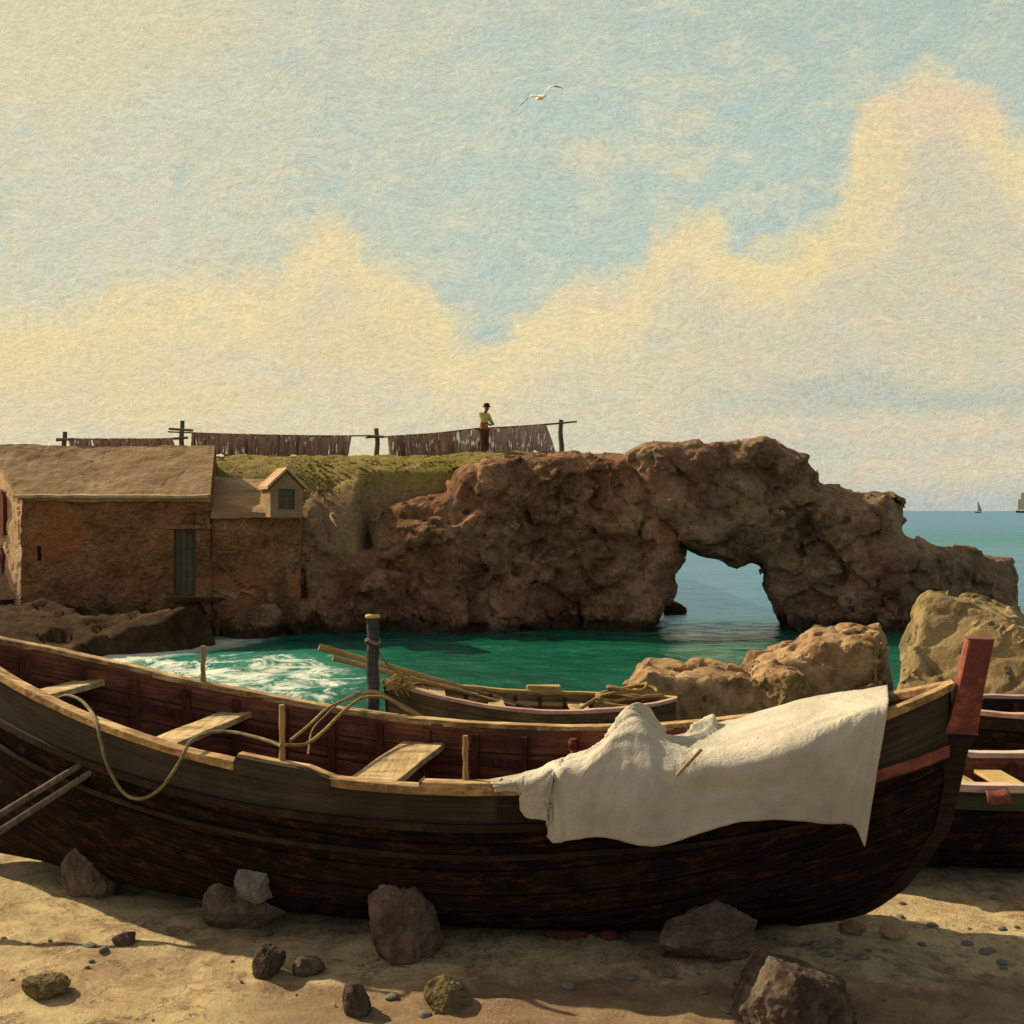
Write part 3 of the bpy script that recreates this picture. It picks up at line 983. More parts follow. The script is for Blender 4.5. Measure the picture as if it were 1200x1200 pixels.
# grassy headland behind the cliff edge
def hill_z(X, Y):
    d = np.maximum(34.6 - Y, 0)
    top = 4.42 + 0.16 * sstep(X, -3.5, -0.5) - 0.35 * sstep(X, 1.5, 4.5)
    z = top - 0.10 - 0.16 * d - 0.20 * d * d
    z = z - 7.0 * np.maximum(31.5 - Y, 0) * sstep(X, -7.6, -6.8)
    z = z - 9.0 * sstep(X, -4.9, -3.9) * sstep(33.3 - Y, 0, 0.9)
    return z


hx = np.arange(-24, 5.2, 0.12)
hy = np.concatenate([np.arange(30.35, 36, 0.1), np.arange(36, 60, 1.0)])
HX, HY = np.meshgrid(hx, hy, indexing='ij')
HZ = hill_z(HX, HY)
hp = np.stack([HX, HY, np.zeros_like(HX)], -1)
HZ = HZ + 0.10 * fbm(hp * 0.9, 4, 31) + 0.06 * fbm(hp * 4, 3, 37) + 0.25 * blocks(hp * 1.1, 33, .6, .4) * sstep(34.0 - HY, 0.6, 2.2)
HZ = HZ - 9.0 * sstep(HX, 2.9, 4.6)
struct(link('hillside', np.stack([HX, HY, HZ], -1).reshape(-1, 3), [f[::-1] for f in grid_faces(len(hx), len(hy))], M['hill']))

# short grass tufts on the slope
tv, tf = [], []
nt_ = 0
for k in range(2600):
    x = rng.uniform(-13, 3.2)
    y = rng.uniform(32.1, 35.0)
    if x > -4.5 and rng.random() < 0.5:
        continue
    z = float(hill_z(np.array(x), np.array(y))) - 0.02
    hgt = rng.uniform(0.03, 0.08)
    a = rng.uniform(0, 6.28)
    for q in range(3):
        a2 = a + q * 2.1
        dx_, dy2 = math.cos(a2) * 0.05, math.sin(a2) * 0.05
        tv += [(x - dy2 * .6, y + dx_ * .6, z), (x + dy2 * .6, y - dx_ * .6, z), (x + dx_ * 1.4, y + dy2 * 1.4, z + hgt)]
        tf.append((nt_, nt_ + 1, nt_ + 2))
        nt_ += 3
tuft = link('grass', tv, tf, M['hill'], smooth=False)
tuft['kind'] = 'stuff'
tuft['label'] = 'short yellow green grass along the top of the headland'
tuft['category'] = 'grass'


# ------------------------------------------------------------------ rocks
def rock_mesh(size, seed, planes=15, sub=5, rough=0.13, squash=0.0, facet=0.7):
    r = np.random.default_rng(seed)
    me = bpy.data.meshes.new('tmp')
    import bmesh
    bm = bmesh.new()
    bmesh.ops.create_icosphere(bm, subdivisions=sub, radius=1)
    v = np.array([x.co[:] for x in bm.verts])
    f = [tuple(x.index for x in q.verts) for q in bm.faces]
    bm.free()
    bpy.data.meshes.remove(me)
    n = r.normal(size=(planes, 3))
    n /= np.linalg.norm(n, axis=1, keepdims=True)
    dist = r.uniform(0.6, 0.95, planes)
    k = v @ n.T
    rad = np.where(k > 0.05, dist / np.maximum(k, 0.05), 9).min(1)
    rad = np.minimum(rad, 1.15) * facet + (1 - facet) * 0.9
    p = v * rad[:, None]
    q = p * 1.6 + seed * 3.1
    p = p * (1 + rough * 0.8 * fbm(q * 1.3, 6, seed, 0.7, ridged=True) + rough * 0.35 * blocks(q * 1.5, seed + 3, .3))[:, None]
    lo, hi = p.min(0), p.max(0)
    p = (p - (lo + hi) / 2) / (hi - lo)
    return p * np.asarray(size), f


def rock(name, pxbox, Y, depth, seed, material, label, cat='rock', group=None, sink=0.28, **kw):
    """rock filling photograph box (x0,y0,x1,y1) standing at distance Y"""
    x0, y0, x1, y1 = pxbox
    a, b = P(x0, y1, Y), P(x1, y0, Y)
    w, h = b[0] - a[0], b[2] - a[2]
    hs = h * (1 + sink)
    v, f = rock_mesh((w, depth, hs), seed, **kw)
    c = np.array([(a[0] + b[0]) / 2, Y + depth * 0.34, b[2] - hs / 2])
    base = (c[0], c[1], a[2])
    return tag(link(name, v + c, f, material, origin=base, smooth=False), label, cat, group)


# shore rocks beyond the boats
def poly_rock(name, pix, Yb, y0, y1, lean, turn, material, label, cat, group=None, seed=60, h=0.05, R=0.07, amps=(.05, .035, .045)):
    poly = np.array([P(x, y, Yb)[[0, 2]] for x, y in pix])
    xc = poly[:, 0].mean()
    ox, oy, oz = poly[:, 0].min() - .5, y0 - 1.5, poly[:, 1].min() - .2
    X, Y, Z = np.meshgrid(np.arange(ox, poly[:, 0].max() + .5, h), np.arange(oy, y1 + 1.4, h), np.arange(oz, poly[:, 1].max() + .5, h), indexing='ij')
    S = poly_sd(X * Yb / np.maximum(Y, 4), Z, poly)
    dyy = np.maximum(y0 + lean * (Z + 1.0) + turn * (X - xc) - Y, Y - y1)
    a, b = S + R, dyy + R
    d = (np.minimum(np.maximum(a, b), 0) + np.sqrt(np.maximum(a, 0) ** 2 + np.maximum(b, 0) ** 2) - R).astype(np.float32)
    m = np.abs(d) < .6
    p = np.stack([X[m], Y[m], Z[m]], -1).astype(np.float32)
    d[m] -= (amps[0] * blocks(p * 0.9, seed, .8, .5) + amps[1] * blocks(p * 2.6, seed + 6, .9, .4) + amps[2] * fbm(p * 2.8, 5, seed + 10, .7)).astype(np.float32)
    V, Q = surface_nets(d, np.array([ox, oy, oz]), h)
    return tag(link(name, V, Q, material, origin=(xc, (y0 + y1) / 2, poly[:, 1].min()), smooth=False), label, cat, group)


SR = 'rocks at the water edge'
poly_rock('shore_rock', [(730, 866), (736, 812), (746, 790), (762, 779), (800, 781), (868, 786), (905, 800), (925, 830), (930, 866)], 17.2, 16.4, 18.4, .35, .10, M['rock'],
          'long low brown rock at the water edge behind the draped boat', 'rock', SR, 101, amps=(.08, .05, .04))
poly_rock('shore_rock', [(862, 866), (872, 800), (884, 780), (906, 771), (934, 758), (952, 745), (990, 744), (1028, 746), (1036, 762), (1034, 800), (1030, 866)], 17.8, 17.2, 19.4, .30, -.12, M['rock'],
          'tall blunt brown rock beside the water behind the sailcloth', 'rock', SR, 111, amps=(.08, .05, .04))
rock('shore_rock', (880, 784, 962, 852), 16.7, 1.4, 23, M['rock'], 'small rounded brown rock wedged in front of the blunt rock', 'rock', SR, rough=0.12, planes=22, facet=.9)
poly_rock('boulder', [(1044, 900), (1058, 808), (1070, 757), (1082, 712), (1090, 705), (1132, 707), (1165, 714), (1200, 735), (1235, 770), (1265, 900)], 13.6, 12.7, 15.8, .62, -.45, M['boulder'],
          'big ochre boulder with a sloping left edge behind the red stempost', 'boulder', None, 60, R=.10, amps=(.045, .04, .045))


# ------------------------------------------------------------------ boats
class Boat:
    def __init__(s, bow, ang, L, B, p, q, sheer, keel, n_mid=4.0, n_end=2.0, transom=0.0, stem=None):
        s.bow, s.ang, s.L, s.B, s.p, s.q = np.array(bow), ang, L, B, p, q
        s.sheer, s.keel, s.nm, s.ne, s.tr = sheer, keel, n_mid, n_end, transom
        s.stem = stem or (lambda z: 0 * z)
        c, si = math.cos(ang), math.sin(ang)
        s.d = np.array([c, -si])
        s.n = np.array([-si, -c])              # towards the viewer

    def half(s, u):
        w = 2 * u - 1
        if s.tr:
            w = np.where(u < 0.5, w * (1 - s.tr), w)
        return s.B * np.clip(1 - np.abs(w) ** s.p, 0, 1) ** s.q

    def pt(s, u, y, z):
        """u along (0 stern .. 1 bow), y>0 towards the viewer, z up"""
        u, y, z = np.broadcast_arrays(np.asarray(u, float), np.asarray(y, float), np.asarray(z, float))
        x = (u - 1) * s.L + s.stem(z) * np.where(u > .5, (2 * u - 1), 0) ** 2
        xy = s.bow + x[..., None] * s.d + y[..., None] * s.n
        return np.concatenate([xy, z[..., None]], -1)

    def nn(s, u):
        return s.ne + (s.nm - s.ne) * np.clip(1 - np.abs(2 * u - 1) ** 2.2, 0, 1)

    def side(s, u, drop, side, out=0.0, inset=0.0):
        """point on the skin `drop` metres under the sheer"""
        u = np.asarray(u, float)
        h, k, n = s.sheer(u), s.keel(u), s.nn(u)
        b = np.maximum(s.half(u) - inset, 0.0)
        c = np.clip(drop / (h - k), 0, 1) ** (n / 2)
        y = b * np.clip(1 - c * c, 0, 1) ** (1 / n)
        return s.pt(u, side * (y + out), h - drop)

    def skin(s, nu, nv, inset, floor, u0=0.0, u1=1.0):
        u = np.linspace(u0, u1, nu)
        u = u0 + (u1 - u0) * (0.5 - 0.5 * np.cos(np.pi * (u - u0) / (u1 - u0))) * 0.6 + 0.4 * (u - u0)
        V, UV = [], []
        ph = np.linspace(-np.pi / 2, np.pi / 2, nv)
        for uu in u:
            h, k, n = s.sheer(uu), s.keel(uu) + floor, s.nn(uu)
            b = max(float(s.half(uu)) - inset, 0.0)
            y = b * np.sign(np.sin(ph)) * np.abs(np.sin(ph)) ** (2 / n)
            z = h - (h - k) * np.abs(np.cos(ph)) ** (2 / n)
            pts = s.pt(np.full(nv, uu), y, z)
            V.append(pts)
            g = np.concatenate([[0], np.cumsum(np.linalg.norm(np.diff(pts, axis=0), axis=1))])
            UV.append(np.stack([np.full(nv, uu * s.L), np.minimum(g, g[-1] - g)], -1))
        return np.concatenate(V), np.concatenate(UV), grid_faces(nu, nv)

    def hull(s, parent, mo, mi, nu=110, nv=64, inset=0.05, floor=0.07, name='hull', iname='lining'):
        V, UV, f = s.skin(nu, nv, 0, 0)
        o = link(name, V, f, mo, parent, uv=UV)
        V, UV, f = s.skin(nu, nv, inset, floor)
        i = link(iname, V, [q[::-1] for q in f], mi, parent, uv=UV)
        return o, i

    def band(s, name, parent, material, u0, u1, d0, d1, side, out, nu=90, nv=6, inner=None):
        """plank skin between two drops, `out` proud of the hull; closed at the edges"""
        u = np.linspace(u0, u1, nu)
        d0f = d0 if callable(d0) else (lambda q: q * 0 + d0)
        d1f = d1 if callable(d1) else (lambda q: q * 0 + d1)
        rows = []
        uvs = []
        back = -0.004 if inner is None else inner
        for t in np.linspace(0, 1, nv):
            dr = d0f(u) * (1 - t) + d1f(u) * t
            rows.append(s.side(u, dr, side, out))
            uvs.append(np.stack([u * s.L, dr], -1))
        rows.append(s.side(u, d1f(u), side, back)); uvs.append(uvs[-1])
        rows.append(s.side(u, d0f(u), side, back)); uvs.append(uvs[0])
        V = np.stack(rows, 1).reshape(-1, 3)
        UV = np.stack(uvs, 1).reshape(-1, 2)
        k = nv + 2
        f = grid_faces(nu, k, closed_v=True) + [tuple(range(k))[::-1], tuple((nu - 1) * k + q for q in range(k))]
        if side > 0:
            f = [q[::-1] for q in f]
        o = link(name, V, f, material, parent, uv=UV)
        e = o.modifiers.new('edges', 'EDGE_SPLIT')
        e.split_angle = math.radians(50)
        return o

    def rail(s, name, parent, material, side, u0=0.0, u1=1.0, w=(0.05, -0.05), hgt=(0.035, -0.02), nu=120, wob=0.0, dz=None):
        u = np.linspace(u0, u1, nu)
        jj = wob * fbm(np.stack([u * s.L * 3, u * 0 + side, u * 0], -1), 3, 50)
        jo = wob * fbm(np.stack([u * s.L * 2, u * 0 + side + 9, u * 0], -1), 3, 51)
        b = s.half(u)
        z = s.sheer(u) + (dz(u) if dz else 0)
        o_, i_ = b + w[0] + jo, np.maximum(b + w[1], 0.002) + jj * .5
        A = s.pt(u, side * o_, z + hgt[0] + jj)
        B = s.pt(u, side * i_, z + hgt[0] + jj)
        Cc = s.pt(u, side * i_, z + hgt[1])
        D = s.pt(u, side * o_, z + hgt[1])
        return MB().ribbon(A, B, Cc, D).link(name, material, parent, bevel=0.006)

    def thwart(s, parent, material, u, w, drop, th=0.05, name='thwart', lab=None, over=0.02):
        z = float(s.sheer(np.array(u))) - drop
        ys = np.linspace(-1, 1, 14)
        b = float(s.half(np.array(u))) - 0.05 + over
        c = (drop / (float(s.sheer(np.array(u))) - float(s.keel(np.array(u))))) ** (float(s.nn(np.array(u))) / 2)
        b *= (1 - c * c) ** (1 / float(s.nn(np.array(u))))
        du = w / s.L / 2
        jit = 0.006
        A, B, Cc, D = [], [], [], []
        for y in ys:
            e = jit * math.sin(y * 7 + u * 40)
            A.append(s.pt(u - du + e / s.L, y * b, z)); B.append(s.pt(u + du + e / s.L, y * b, z + e * .4))
            Cc.append(s.pt(u + du + e / s.L, y * b, z - th)); D.append(s.pt(u - du + e / s.L, y * b, z - th))
        o = MB().ribbon(np.array(A), np.array(B), np.array(Cc), np.array(D)).link(name, material, parent, bevel=0.006)
        if lab:
            o['label'] = lab
        return o

    def rib(s, parent, material, u, w=0.055, th=0.04, inset=0.05, floor=0.07, dmin=0.05):
        ph = np.linspace(-np.pi / 2, np.pi / 2, 40)
        rows = []
        for du, ins in ((-w / 2, -0.004), (w / 2, -0.004), (w / 2, th), (-w / 2, th)):
            uu = u + du / s.L
            h, k, n = float(s.sheer(np.array(uu))), float(s.keel(np.array(uu))) + floor + ins, float(s.nn(np.array(uu)))
            b = max(float(s.half(np.array(uu))) - inset - ins, 0.01)
            y = b * np.sign(np.sin(ph)) * np.abs(np.sin(ph)) ** (2 / n)
            z = (h - dmin) - (h - dmin - k) * np.abs(np.cos(ph)) ** (2 / n)
            rows.append(s.pt(np.full(40, uu), y, z))
        return MB().ribbon(*rows).link('rib', material, parent)


def peg(parent, base, top, r, name='thole_pin', material=None, lab=None):
    base, top = np.asarray(base, float), np.asarray(top, float)
    t = np.linspace(0, 1, 7)[:, None]
    pts = base + (top - base) * t
    pts[1:-1] += rng.normal(0, r * 0.12, (5, 3))
    rr = r * (1 + 0.12 * np.sin(np.arange(7) * 1.7))
    o = MB().tube(pts, rr, 9).link(name, material or M['peg'], parent)
    if lab:
        o['label'] = lab
    return o


# ---- the big beached boat
cf = [0.77889823, -0.41717043, 2.75287351, 0.99036975, 0.01032372]
sheer_main = lambda u: sum(c * (np.asarray(u, float) - .5) ** i for i, c in enumerate(cf)) - 0.035
keel_main = lambda u: G + 0.015 + 0.16 * np.clip((0.35 - np.asarray(u, float)) / 0.35, 0, 1) ** 2 + 0.0 * np.asarray(u, float)
stem_z = np.array([-0.32, -0.27, -0.17, 0.0, 0.17, 0.42, 0.85, 1.3, 1.8])
stem_x = np.array([-0.95, -0.62, -0.36, -0.16, -0.04, 0.10, 0.17, 0.17, 0.20]) - 0.12
stem_main = lambda z: np.interp(z, stem_z, stem_x)
MBT = Boat((2.827, 6.718), 0.21900849, 7.623, 0.9725, 2.1377, 0.85936, sheer_main, keel_main, 4.2, 2.1, stem=stem_main)

ug = np.linspace(0, 1, 600)
Nn = MBT.pt(ug, MBT.half(ug), sheer_main(ug))
Nf = MBT.pt(ug, -MBT.half(ug), sheer_main(ug))
px_n = 600 + F * Nn[:, 0] / Nn[:, 1]
px_f = 600 + F * Nf[:, 0] / Nf[:, 1]
on, of = np.argsort(px_n), np.argsort(px_f)
un = lambda px: float(np.interp(px, px_n[on], ug[on]))
uf = lambda px: float(np.interp(px, px_f[of], ug[of]))
Yn = lambda px: float(np.interp(px, px_n[on], Nn[on, 1]))
Yf = lambda px: float(np.interp(px, px_f[of], Nf[of, 1]))

bc = MBT.pt(0.5, 0, G)
boat = thing('fishing_boat', 'big dark beached wooden boat with a red stempost, part covered by pale sailcloth', 'boat', tuple(bc))
MBT.hull(boat, M['hull'], M['lining'], nu=150, nv=72)
sd = lambda u: np.interp(u, [0, .12, .3, .5, .72, .86, 1], [.36, .31, .25, .20, .20, .29, .40])
MBT.band('upper_strake', boat, M['strake'], 0.004, 0.997, 0.0, sd, 1, 0.022)
MBT.band('upper_strake', boat, M['strake'], 0.004, 0.997, 0.0, sd, -1, 0.022)
MBT.band('rubbing_strake', boat, M['rub'], 0.004, 0.997, sd, lambda u: sd(u) + 0.05, 1, 0.05, nv=4)
MBT.band('rubbing_strake', boat, M['rub'], 0.004, 0.997, sd, lambda u: sd(u) + 0.05, -1, 0.05, nv=4)
rl = MBT.band('painted_line', boat, M['redpaint'], 0.84, 0.997, lambda u: sd(u) - 0.04, lambda u: sd(u) + 0.035, 1, 0.056, nv=4)
rl['label'] = 'worn red painted line near the bow'
b2 = MBT.band('bilge_strake', boat, M['rub'], 0.06, 0.93, lambda u: sd(u) + 0.20, lambda u: sd(u) + 0.235, 1, 0.03, nv=4)
MBT.rail('gunwale', boat, M['rail'], 1, wob=0.012)
MBT.rail('gunwale', boat, M['rail'], -1, wob=0.012)
# raised, broken washboard on the near side
ua, ub, uc = un(279), un(362), un(396)
wbz = lambda u: np.interp(u, [ua, ua + .001, ub, uc], [0.015, 0.055, 0.05, 0.0])
MBT.rail('washboard', boat, M['rail'], 1, ua, uc, w=(0.035, -0.03), hgt=(0.028, 0.028), wob=0.008, nu=60, dz=lambda u: 0 * u) if False else None
uu = np.linspace(ua, uc, 50)
bb = MBT.half(uu)
zz = sheer_main(uu)
top = zz + 0.036 + wbz(uu)
MB().ribbon(MBT.pt(uu, bb + 0.03, zz + 0.02), MBT.pt(uu, bb + 0.03, top), MBT.pt(uu, bb - 0.035, top), MBT.pt(uu, bb - 0.035, zz + 0.02)).link('washboard', M['rail'], boat)
MBT.band('washboard_face', boat, M['strake'], ua, uc - 0.004, lambda u: -0.03 - wbz(u) + 0.004, 0.03, 1, 0.068, nv=3, inner=0.031, nu=40)
# second small raised piece and rowlock block
uu = np.linspace(un(494), un(586), 24)
bb, zz = MBT.half(uu), sheer_main(uu)
MB().ribbon(MBT.pt(uu, bb + 0.052, zz + 0.0), MBT.pt(uu, bb + 0.052, zz + 0.062), MBT.pt(uu, bb - 0.055, zz + 0.062), MBT.pt(uu, bb - 0.055, zz)).link('rowlock_pad', M['rail'], boat, bevel=0.01)
ob = MBT.band('doubling_plank', boat, M['rub'], un(584), un(618), 0.01, lambda u: sd(u) - 0.01, 1, 0.04, nu=8, nv=4)
# stempost
zs = np.concatenate([np.linspace(-0.30, 1.05, 24), np.linspace(1.15, 1.67, 8)])
outer = stem_main(zs) + np.interp(zs, [-0.3, 0.9, 1.05, 1.72], [0.03, 0.09, 0.15, 0.235])
wid = np.interp(zs, [-0.30, 0.7, 0.95, 1.0, 1.15, 1.4, 1.72], [0.10, 0.11, 0.16, 0.215, 0.18, 0.155, 0.155])
tk = 0.055


def stem_pt(x, y, z):
    xy = MBT.bow + x[:, None] * MBT.d + y * MBT.n
    return np.concatenate([xy, z[:, None]], 1)


lo = zs < 1.06
hi = zs > 1.0
MB().ribbon(stem_pt(outer - wid, -tk * .8, zs)[lo], stem_pt(outer, -tk * .35, zs)[lo], stem_pt(outer, tk * .35, zs)[lo], stem_pt(outer - wid, tk * .8, zs)[lo]).link('stem', M['rub'], boat, bevel=0.006)
MB().ribbon(stem_pt(outer - wid, -tk * 1.3, zs)[hi], stem_pt(outer, -tk * 1.2, zs)[hi], stem_pt(outer, tk * 1.2, zs)[hi], stem_pt(outer - wid, tk * 1.3, zs)[hi]).link('stempost', M['redpaint'], boat, bevel=0.008)
# stern post, keel
xs_ = np.array([0.06, 0.0, -0.03, -0.05])
zs2 = np.array([-0.1, 0.5, 1.1, 1.9])
mk = lambda x, y: np.concatenate([MBT.bow + (x - MBT.L)[:, None] * MBT.d + y * MBT.n, zs2[:, None]], 1)
MB().ribbon(mk(xs_ - .14, -tk), mk(xs_ + .02, -tk), mk(xs_ + .02, tk), mk(xs_ - .14, tk)).link('sternpost', M['rub'], boat)
uk = np.linspace(0.03, 0.93, 40)
kz = keel_main(uk)
MB().ribbon(MBT.pt(uk, -.04, kz - .05), MBT.pt(uk, .04, kz - .05), MBT.pt(uk, .04, kz + .02), MBT.pt(uk, -.04, kz + .02)).link('keel', M['rub'], boat)
for u in np.linspace(0.07, 0.93, 17):
    MBT.rib(boat, M['rib'], u)
MBT.band('inner_stringer', boat, M['rib'], 0.04, 0.95, 0.24, 0.30, -1, -0.075, nv=3, inner=-0.048)
# floor boards
for k, y in enumerate((-0.42, -0.21, 0.0, 0.21, 0.42)):
    uq = np.linspace(0.14, 0.86, 30)
    yy = np.clip(MBT.half(uq) / MBT.B, 0, 1) * y
    zz = keel_main(uq) + 0.17
    MB().ribbon(MBT.pt(uq, yy - .09, zz), MBT.pt(uq, yy + .09, zz), MBT.pt(uq, yy + .09, zz - .025), MBT.pt(uq, yy - .09, zz - .025)).link('floorboard', M['rib'], boat)
MBT.thwart(boat, M['plank'], un(52) - 0.052, 0.24, 0.15)
MBT.thwart(boat, M['plank'], un(145), 0.27, 0.16)
MBT.thwart(boat, M['plank'], un(392), 0.36, 0.16)
MBT.thwart(boat, M['plank'], un(690) + 0.0, 0.30, 0.17)
# pegs
q = P(238, 795, Yf(238)); peg(boat, q - [0, 0, .06], P(238, 757, Yf(238)), 0.021)
q = P(331, 872, Yn(331) + .02); peg(boat, q - [0, 0, .17], P(330, 826, Yn(331) + .02), 0.02)
q = P(546, 912, Yn(546) + .05); peg(boat, q - [0, 0, .06], P(545, 862, Yn(546) + .05), 0.018)
q = P(672, 884, Yf(672) - .12); peg(boat, q - [0, 0, .06], P(671, 866, Yf(672) - .12), 0.03, material=M['redpaint'], lab='short red peg')

# ---- sailcloth over the bow
def cloth():
    a = lambda px, d: Yn(px) + d
    f = lambda px, d: Yf(px) + d
    mid = lambda px, t: Yn(px) * (1 - t) + Yf(px) * t
    cols = [
        [(572, 914, a(575, .12)), (574, 915, a(575, .04)), (575, 917, a(575, -.07)), (578, 921, a(575, -.09)), (581, 926, a(575, -.09))],
        [(606, 905, a(608, .35)), (605, 910, a(605, .15)), (606, 916, a(605, -.07)), (608, 922, a(608, -.09)), (610, 929, a(608, -.09))],
        [(625, 898, a(625, .48)), (621, 906, a(621, .22)), (617, 914, a(618, -.07)), (615, 934, a(615, -.10)), (616, 956, a(616, -.11))],
        [(655, 888, a(655, .42)), (649, 898, a(650, .18)), (643, 909, a(643, -.07)), (641, 936, a(641, -.11)), (642, 961, a(642, -.12))],
        [(668, 883, a(668, .42)), (662, 894, a(662, .18)), (655, 907, a(655, -.07)), (646, 945, a(646, -.12)), (646, 985, a(645, -.14))],
        [(705, 868, a(703, .34)), (694, 880, a(692, .16)), (686, 899, a(686, -.06)), (673, 945, a(672, -.13)), (667, 985, a(667, -.15))],
        [(745, 826, a(745, .42)), (742, 845, a(741, .28)), (737, 862, a(736, .08)), (722, 926, a(720, -.12)), (712, 982, a(710, -.16))],
        [(781, 858, a(782, .66)), (785, 866, a(785, .42)), (782, 882, a(782, .02)), (774, 932, a(770, -.13)), (770, 989, a(770, -.17))],
        [(838, 842, f(840, -.12)), (834, 862, mid(835, .5)), (828, 888, a(828, -.03)), (826, 930, a(825, -.13)), (836, 970, a(835, -.16))],
        [(884, 831, f(880, -.02)), (888, 850, mid(888, .5)), (890, 884, a(890, -.06)), (895, 925, a(895, -.13)), (905, 961, a(905, -.15))],
        [(955, 814, f(955, .03)), (957, 834, mid(958, .5)), (960, 857, a(960, -.07)), (961, 910, a(960, -.13)), (965, 963, a(965, -.14))],
        [(1003, 808, f(1003, .04)), (1004, 823, mid(1003, .5)), (1007, 841, a(1006, -.08)), (1004, 900, a(1003, -.14)), (998, 966, a(998, -.15))],
        [(1040, 803, f(1040, .05)), (1041, 815, mid(1040, .5)), (1040, 832, a(1040, -.10)), (1027, 905, a(1026, -.16)), (1013, 992, a(1013, -.18))],
    ]
    K = np.array([[P(*c) for c in col] for col in cols])            # 10 x 5 x 3
    R1 = np.array([catmull(K[:, j], 16) for j in range(5)])         # 5 x nu x 3
    R2 = np.array([catmull(R1[:, i], 16) for i in range(R1.shape[1])])
    nu, nv = R2.shape[:2]
    du = np.gradient(R2, axis=0); dv = np.gradient(R2, axis=1)
    nrm = np.cross(du, dv); nrm /= np.linalg.norm(nrm, axis=-1, keepdims=True) + 1e-9
    nrm *= np.where(nrm[..., 1:2] > 0, -1, 1)
    s = np.linspace(0, 1, nu)[:, None] * np.ones((1, nv)); t = np.ones((nu, 1)) * np.linspace(0, 1, nv)[None]
    hang = sstep(t, 0.5, 0.75)
    fold = 0.028 * fbm(np.stack([s * 16, t * 2.0, s * 0], -1), 4, 81) * hang
    crumple = fbm(np.stack([s * 13 + t * 3, t * 7, s * 0], -1), 4, 85, 0.55, ridged=True)
    amp = 0.013 * (1 - hang) * np.minimum(1, 8 * s) * np.minimum(1, 8 * (1 - s)) + 0.010 * hang
    # tension creases fanning down from the propped peak and from the corners
    for sc_, tc_, dens, am in ((0.47, 0.0, 15, .034), (0.98, 0.42, 12, .030), (0.30, 0.45, 14, .024)):
        ang_ = np.arctan2((t - tc_) * 0.9 + 1e-6, (s - sc_) * 2.2)
        rr_ = np.hypot((t - tc_), (s - sc_) * 2.4)
        rid_ = 1 - np.abs(fbm(np.stack([ang_ * dens / 6.3, rr_ * 0.7, s * 0 + tc_ * 7], -1), 3, 95, .6)) * 3
        R2 = R2 + nrm * (am * np.clip(rid_, -0.6, 1) * np.exp(-rr_ * 1.5) * sstep(rr_, 0.02, 0.15) * np.minimum(1, 10 * s) * np.minimum(1, 10 * (1 - s)))[..., None]
    R2 = R2 + nrm * (np.abs(fold) + amp * (crumple * .8 + .2))[..., None]
    hem = sstep(t, 0.8, 1.0) * 0.022 * fbm(np.stack([s * 11, s * 0, s * 0], -1), 4, 90)
    R2[..., 2] += hem
    # ragged fringe at the left
    o = link('sailcloth', R2.reshape(-1, 3), grid_faces(nu, nv), M['cloth'], origin=K[6, 2])
    m = o.modifiers.new('thickness', 'SOLIDIFY')
    m.thickness = 0.006
    m.offset = 0
    return tag(o, 'pale grey white sailcloth draped over the bow of the big dark boat', 'sailcloth')


cloth()
# a stick and a yellow batten caught in the folds of the cloth
tag(MB().tube([P(793, 909, Yn(793) - .20), P(806, 895, Yn(806) - .19), P(822, 878, Yn(822) - .17)], 0.011, 7).link('stick', M['peg'], origin=P(806, 895, Yn(806) - .17)),
    'thin brown stick lying across the shaded side of the sailcloth', 'stick')


def rope(name, pts, r, material, label, n=10, cat='rope', group=None):
    c = catmull(pts, n)
    o = MB().tube(c, r, 8).link(name, material, origin=c[0], smooth=True)
    return tag(o, label, cat, group)


e = -0.085
rope('rope', [P(68, 818, Yn(68) + .28), P(80, 815, Yn(80) + .25), P(95, 821, Yn(95) + .2), P(106, 833, Yn(106) + .09), P(113, 846, Yn(113) - .06), P(118, 868, Yn(118) + e - .03), P(126, 897, Yn(126) + e - .03), P(144, 928, Yn(144) + e - .03),
              P(165, 936, Yn(165) + e - .03), P(188, 924, Yn(188) + e - .03), P(208, 897, Yn(208) + e - .03), P(221, 872, Yn(221) - .065), P(231, 864, Yn(231) + .08), P(250, 858, Yn(250) + .2),
              P(272, 858, Yn(272) + .24), P(292, 862, Yn(292) + .16), P(314, 868, Yn(314) + .07), P(329, 874, Yn(331) - .01)], 0.012, M['rope'],
     'pale rope hanging in a loop over the near side of the big dark boat')
rope('rope', [P(333, 873, 7.2), P(358, 872, 7.35), P(380, 856, 7.7), P(402, 834, 8.2), P(425, 818, Yf(425) - .02), P(452, 818, Yf(452) + .03), P(480, 834, Yf(480) + .05), P(510, 846, Yf(510) + .16)], 0.013, M['rope_ochre'],
     'lowest of the ochre ropes led over the far gunwale of the big boat', group='ropes over the far gunwale')
rope('rope', [P(340, 868, 7.4), P(362, 850, 7.8), P(384, 830, 8.3), P(410, 818, Yf(410) - .0), P(436, 812, Yf(436) + .06), P(466, 824, Yf(466) + .08), P(500, 842, Yf(500) + .2)], 0.012, M['rope_ochre'],
     'middle of the ochre ropes led over the far gunwale of the big boat', group='ropes over the far gunwale')
rope('rope', [P(361, 884, 7.5), P(366, 856, 7.9), P(382, 838, 8.25), P(400, 822, Yf(400) - .0), P(420, 812, Yf(420) + .05), P(440, 810, Yf(440) + .1), P(458, 818, Yf(458) + .2), P(470, 830, Yf(470) + .25)], 0.008, M['rope'],
     'thinnest of the ropes led over the far gunwale of the big boat', group='ropes over the far gunwale')

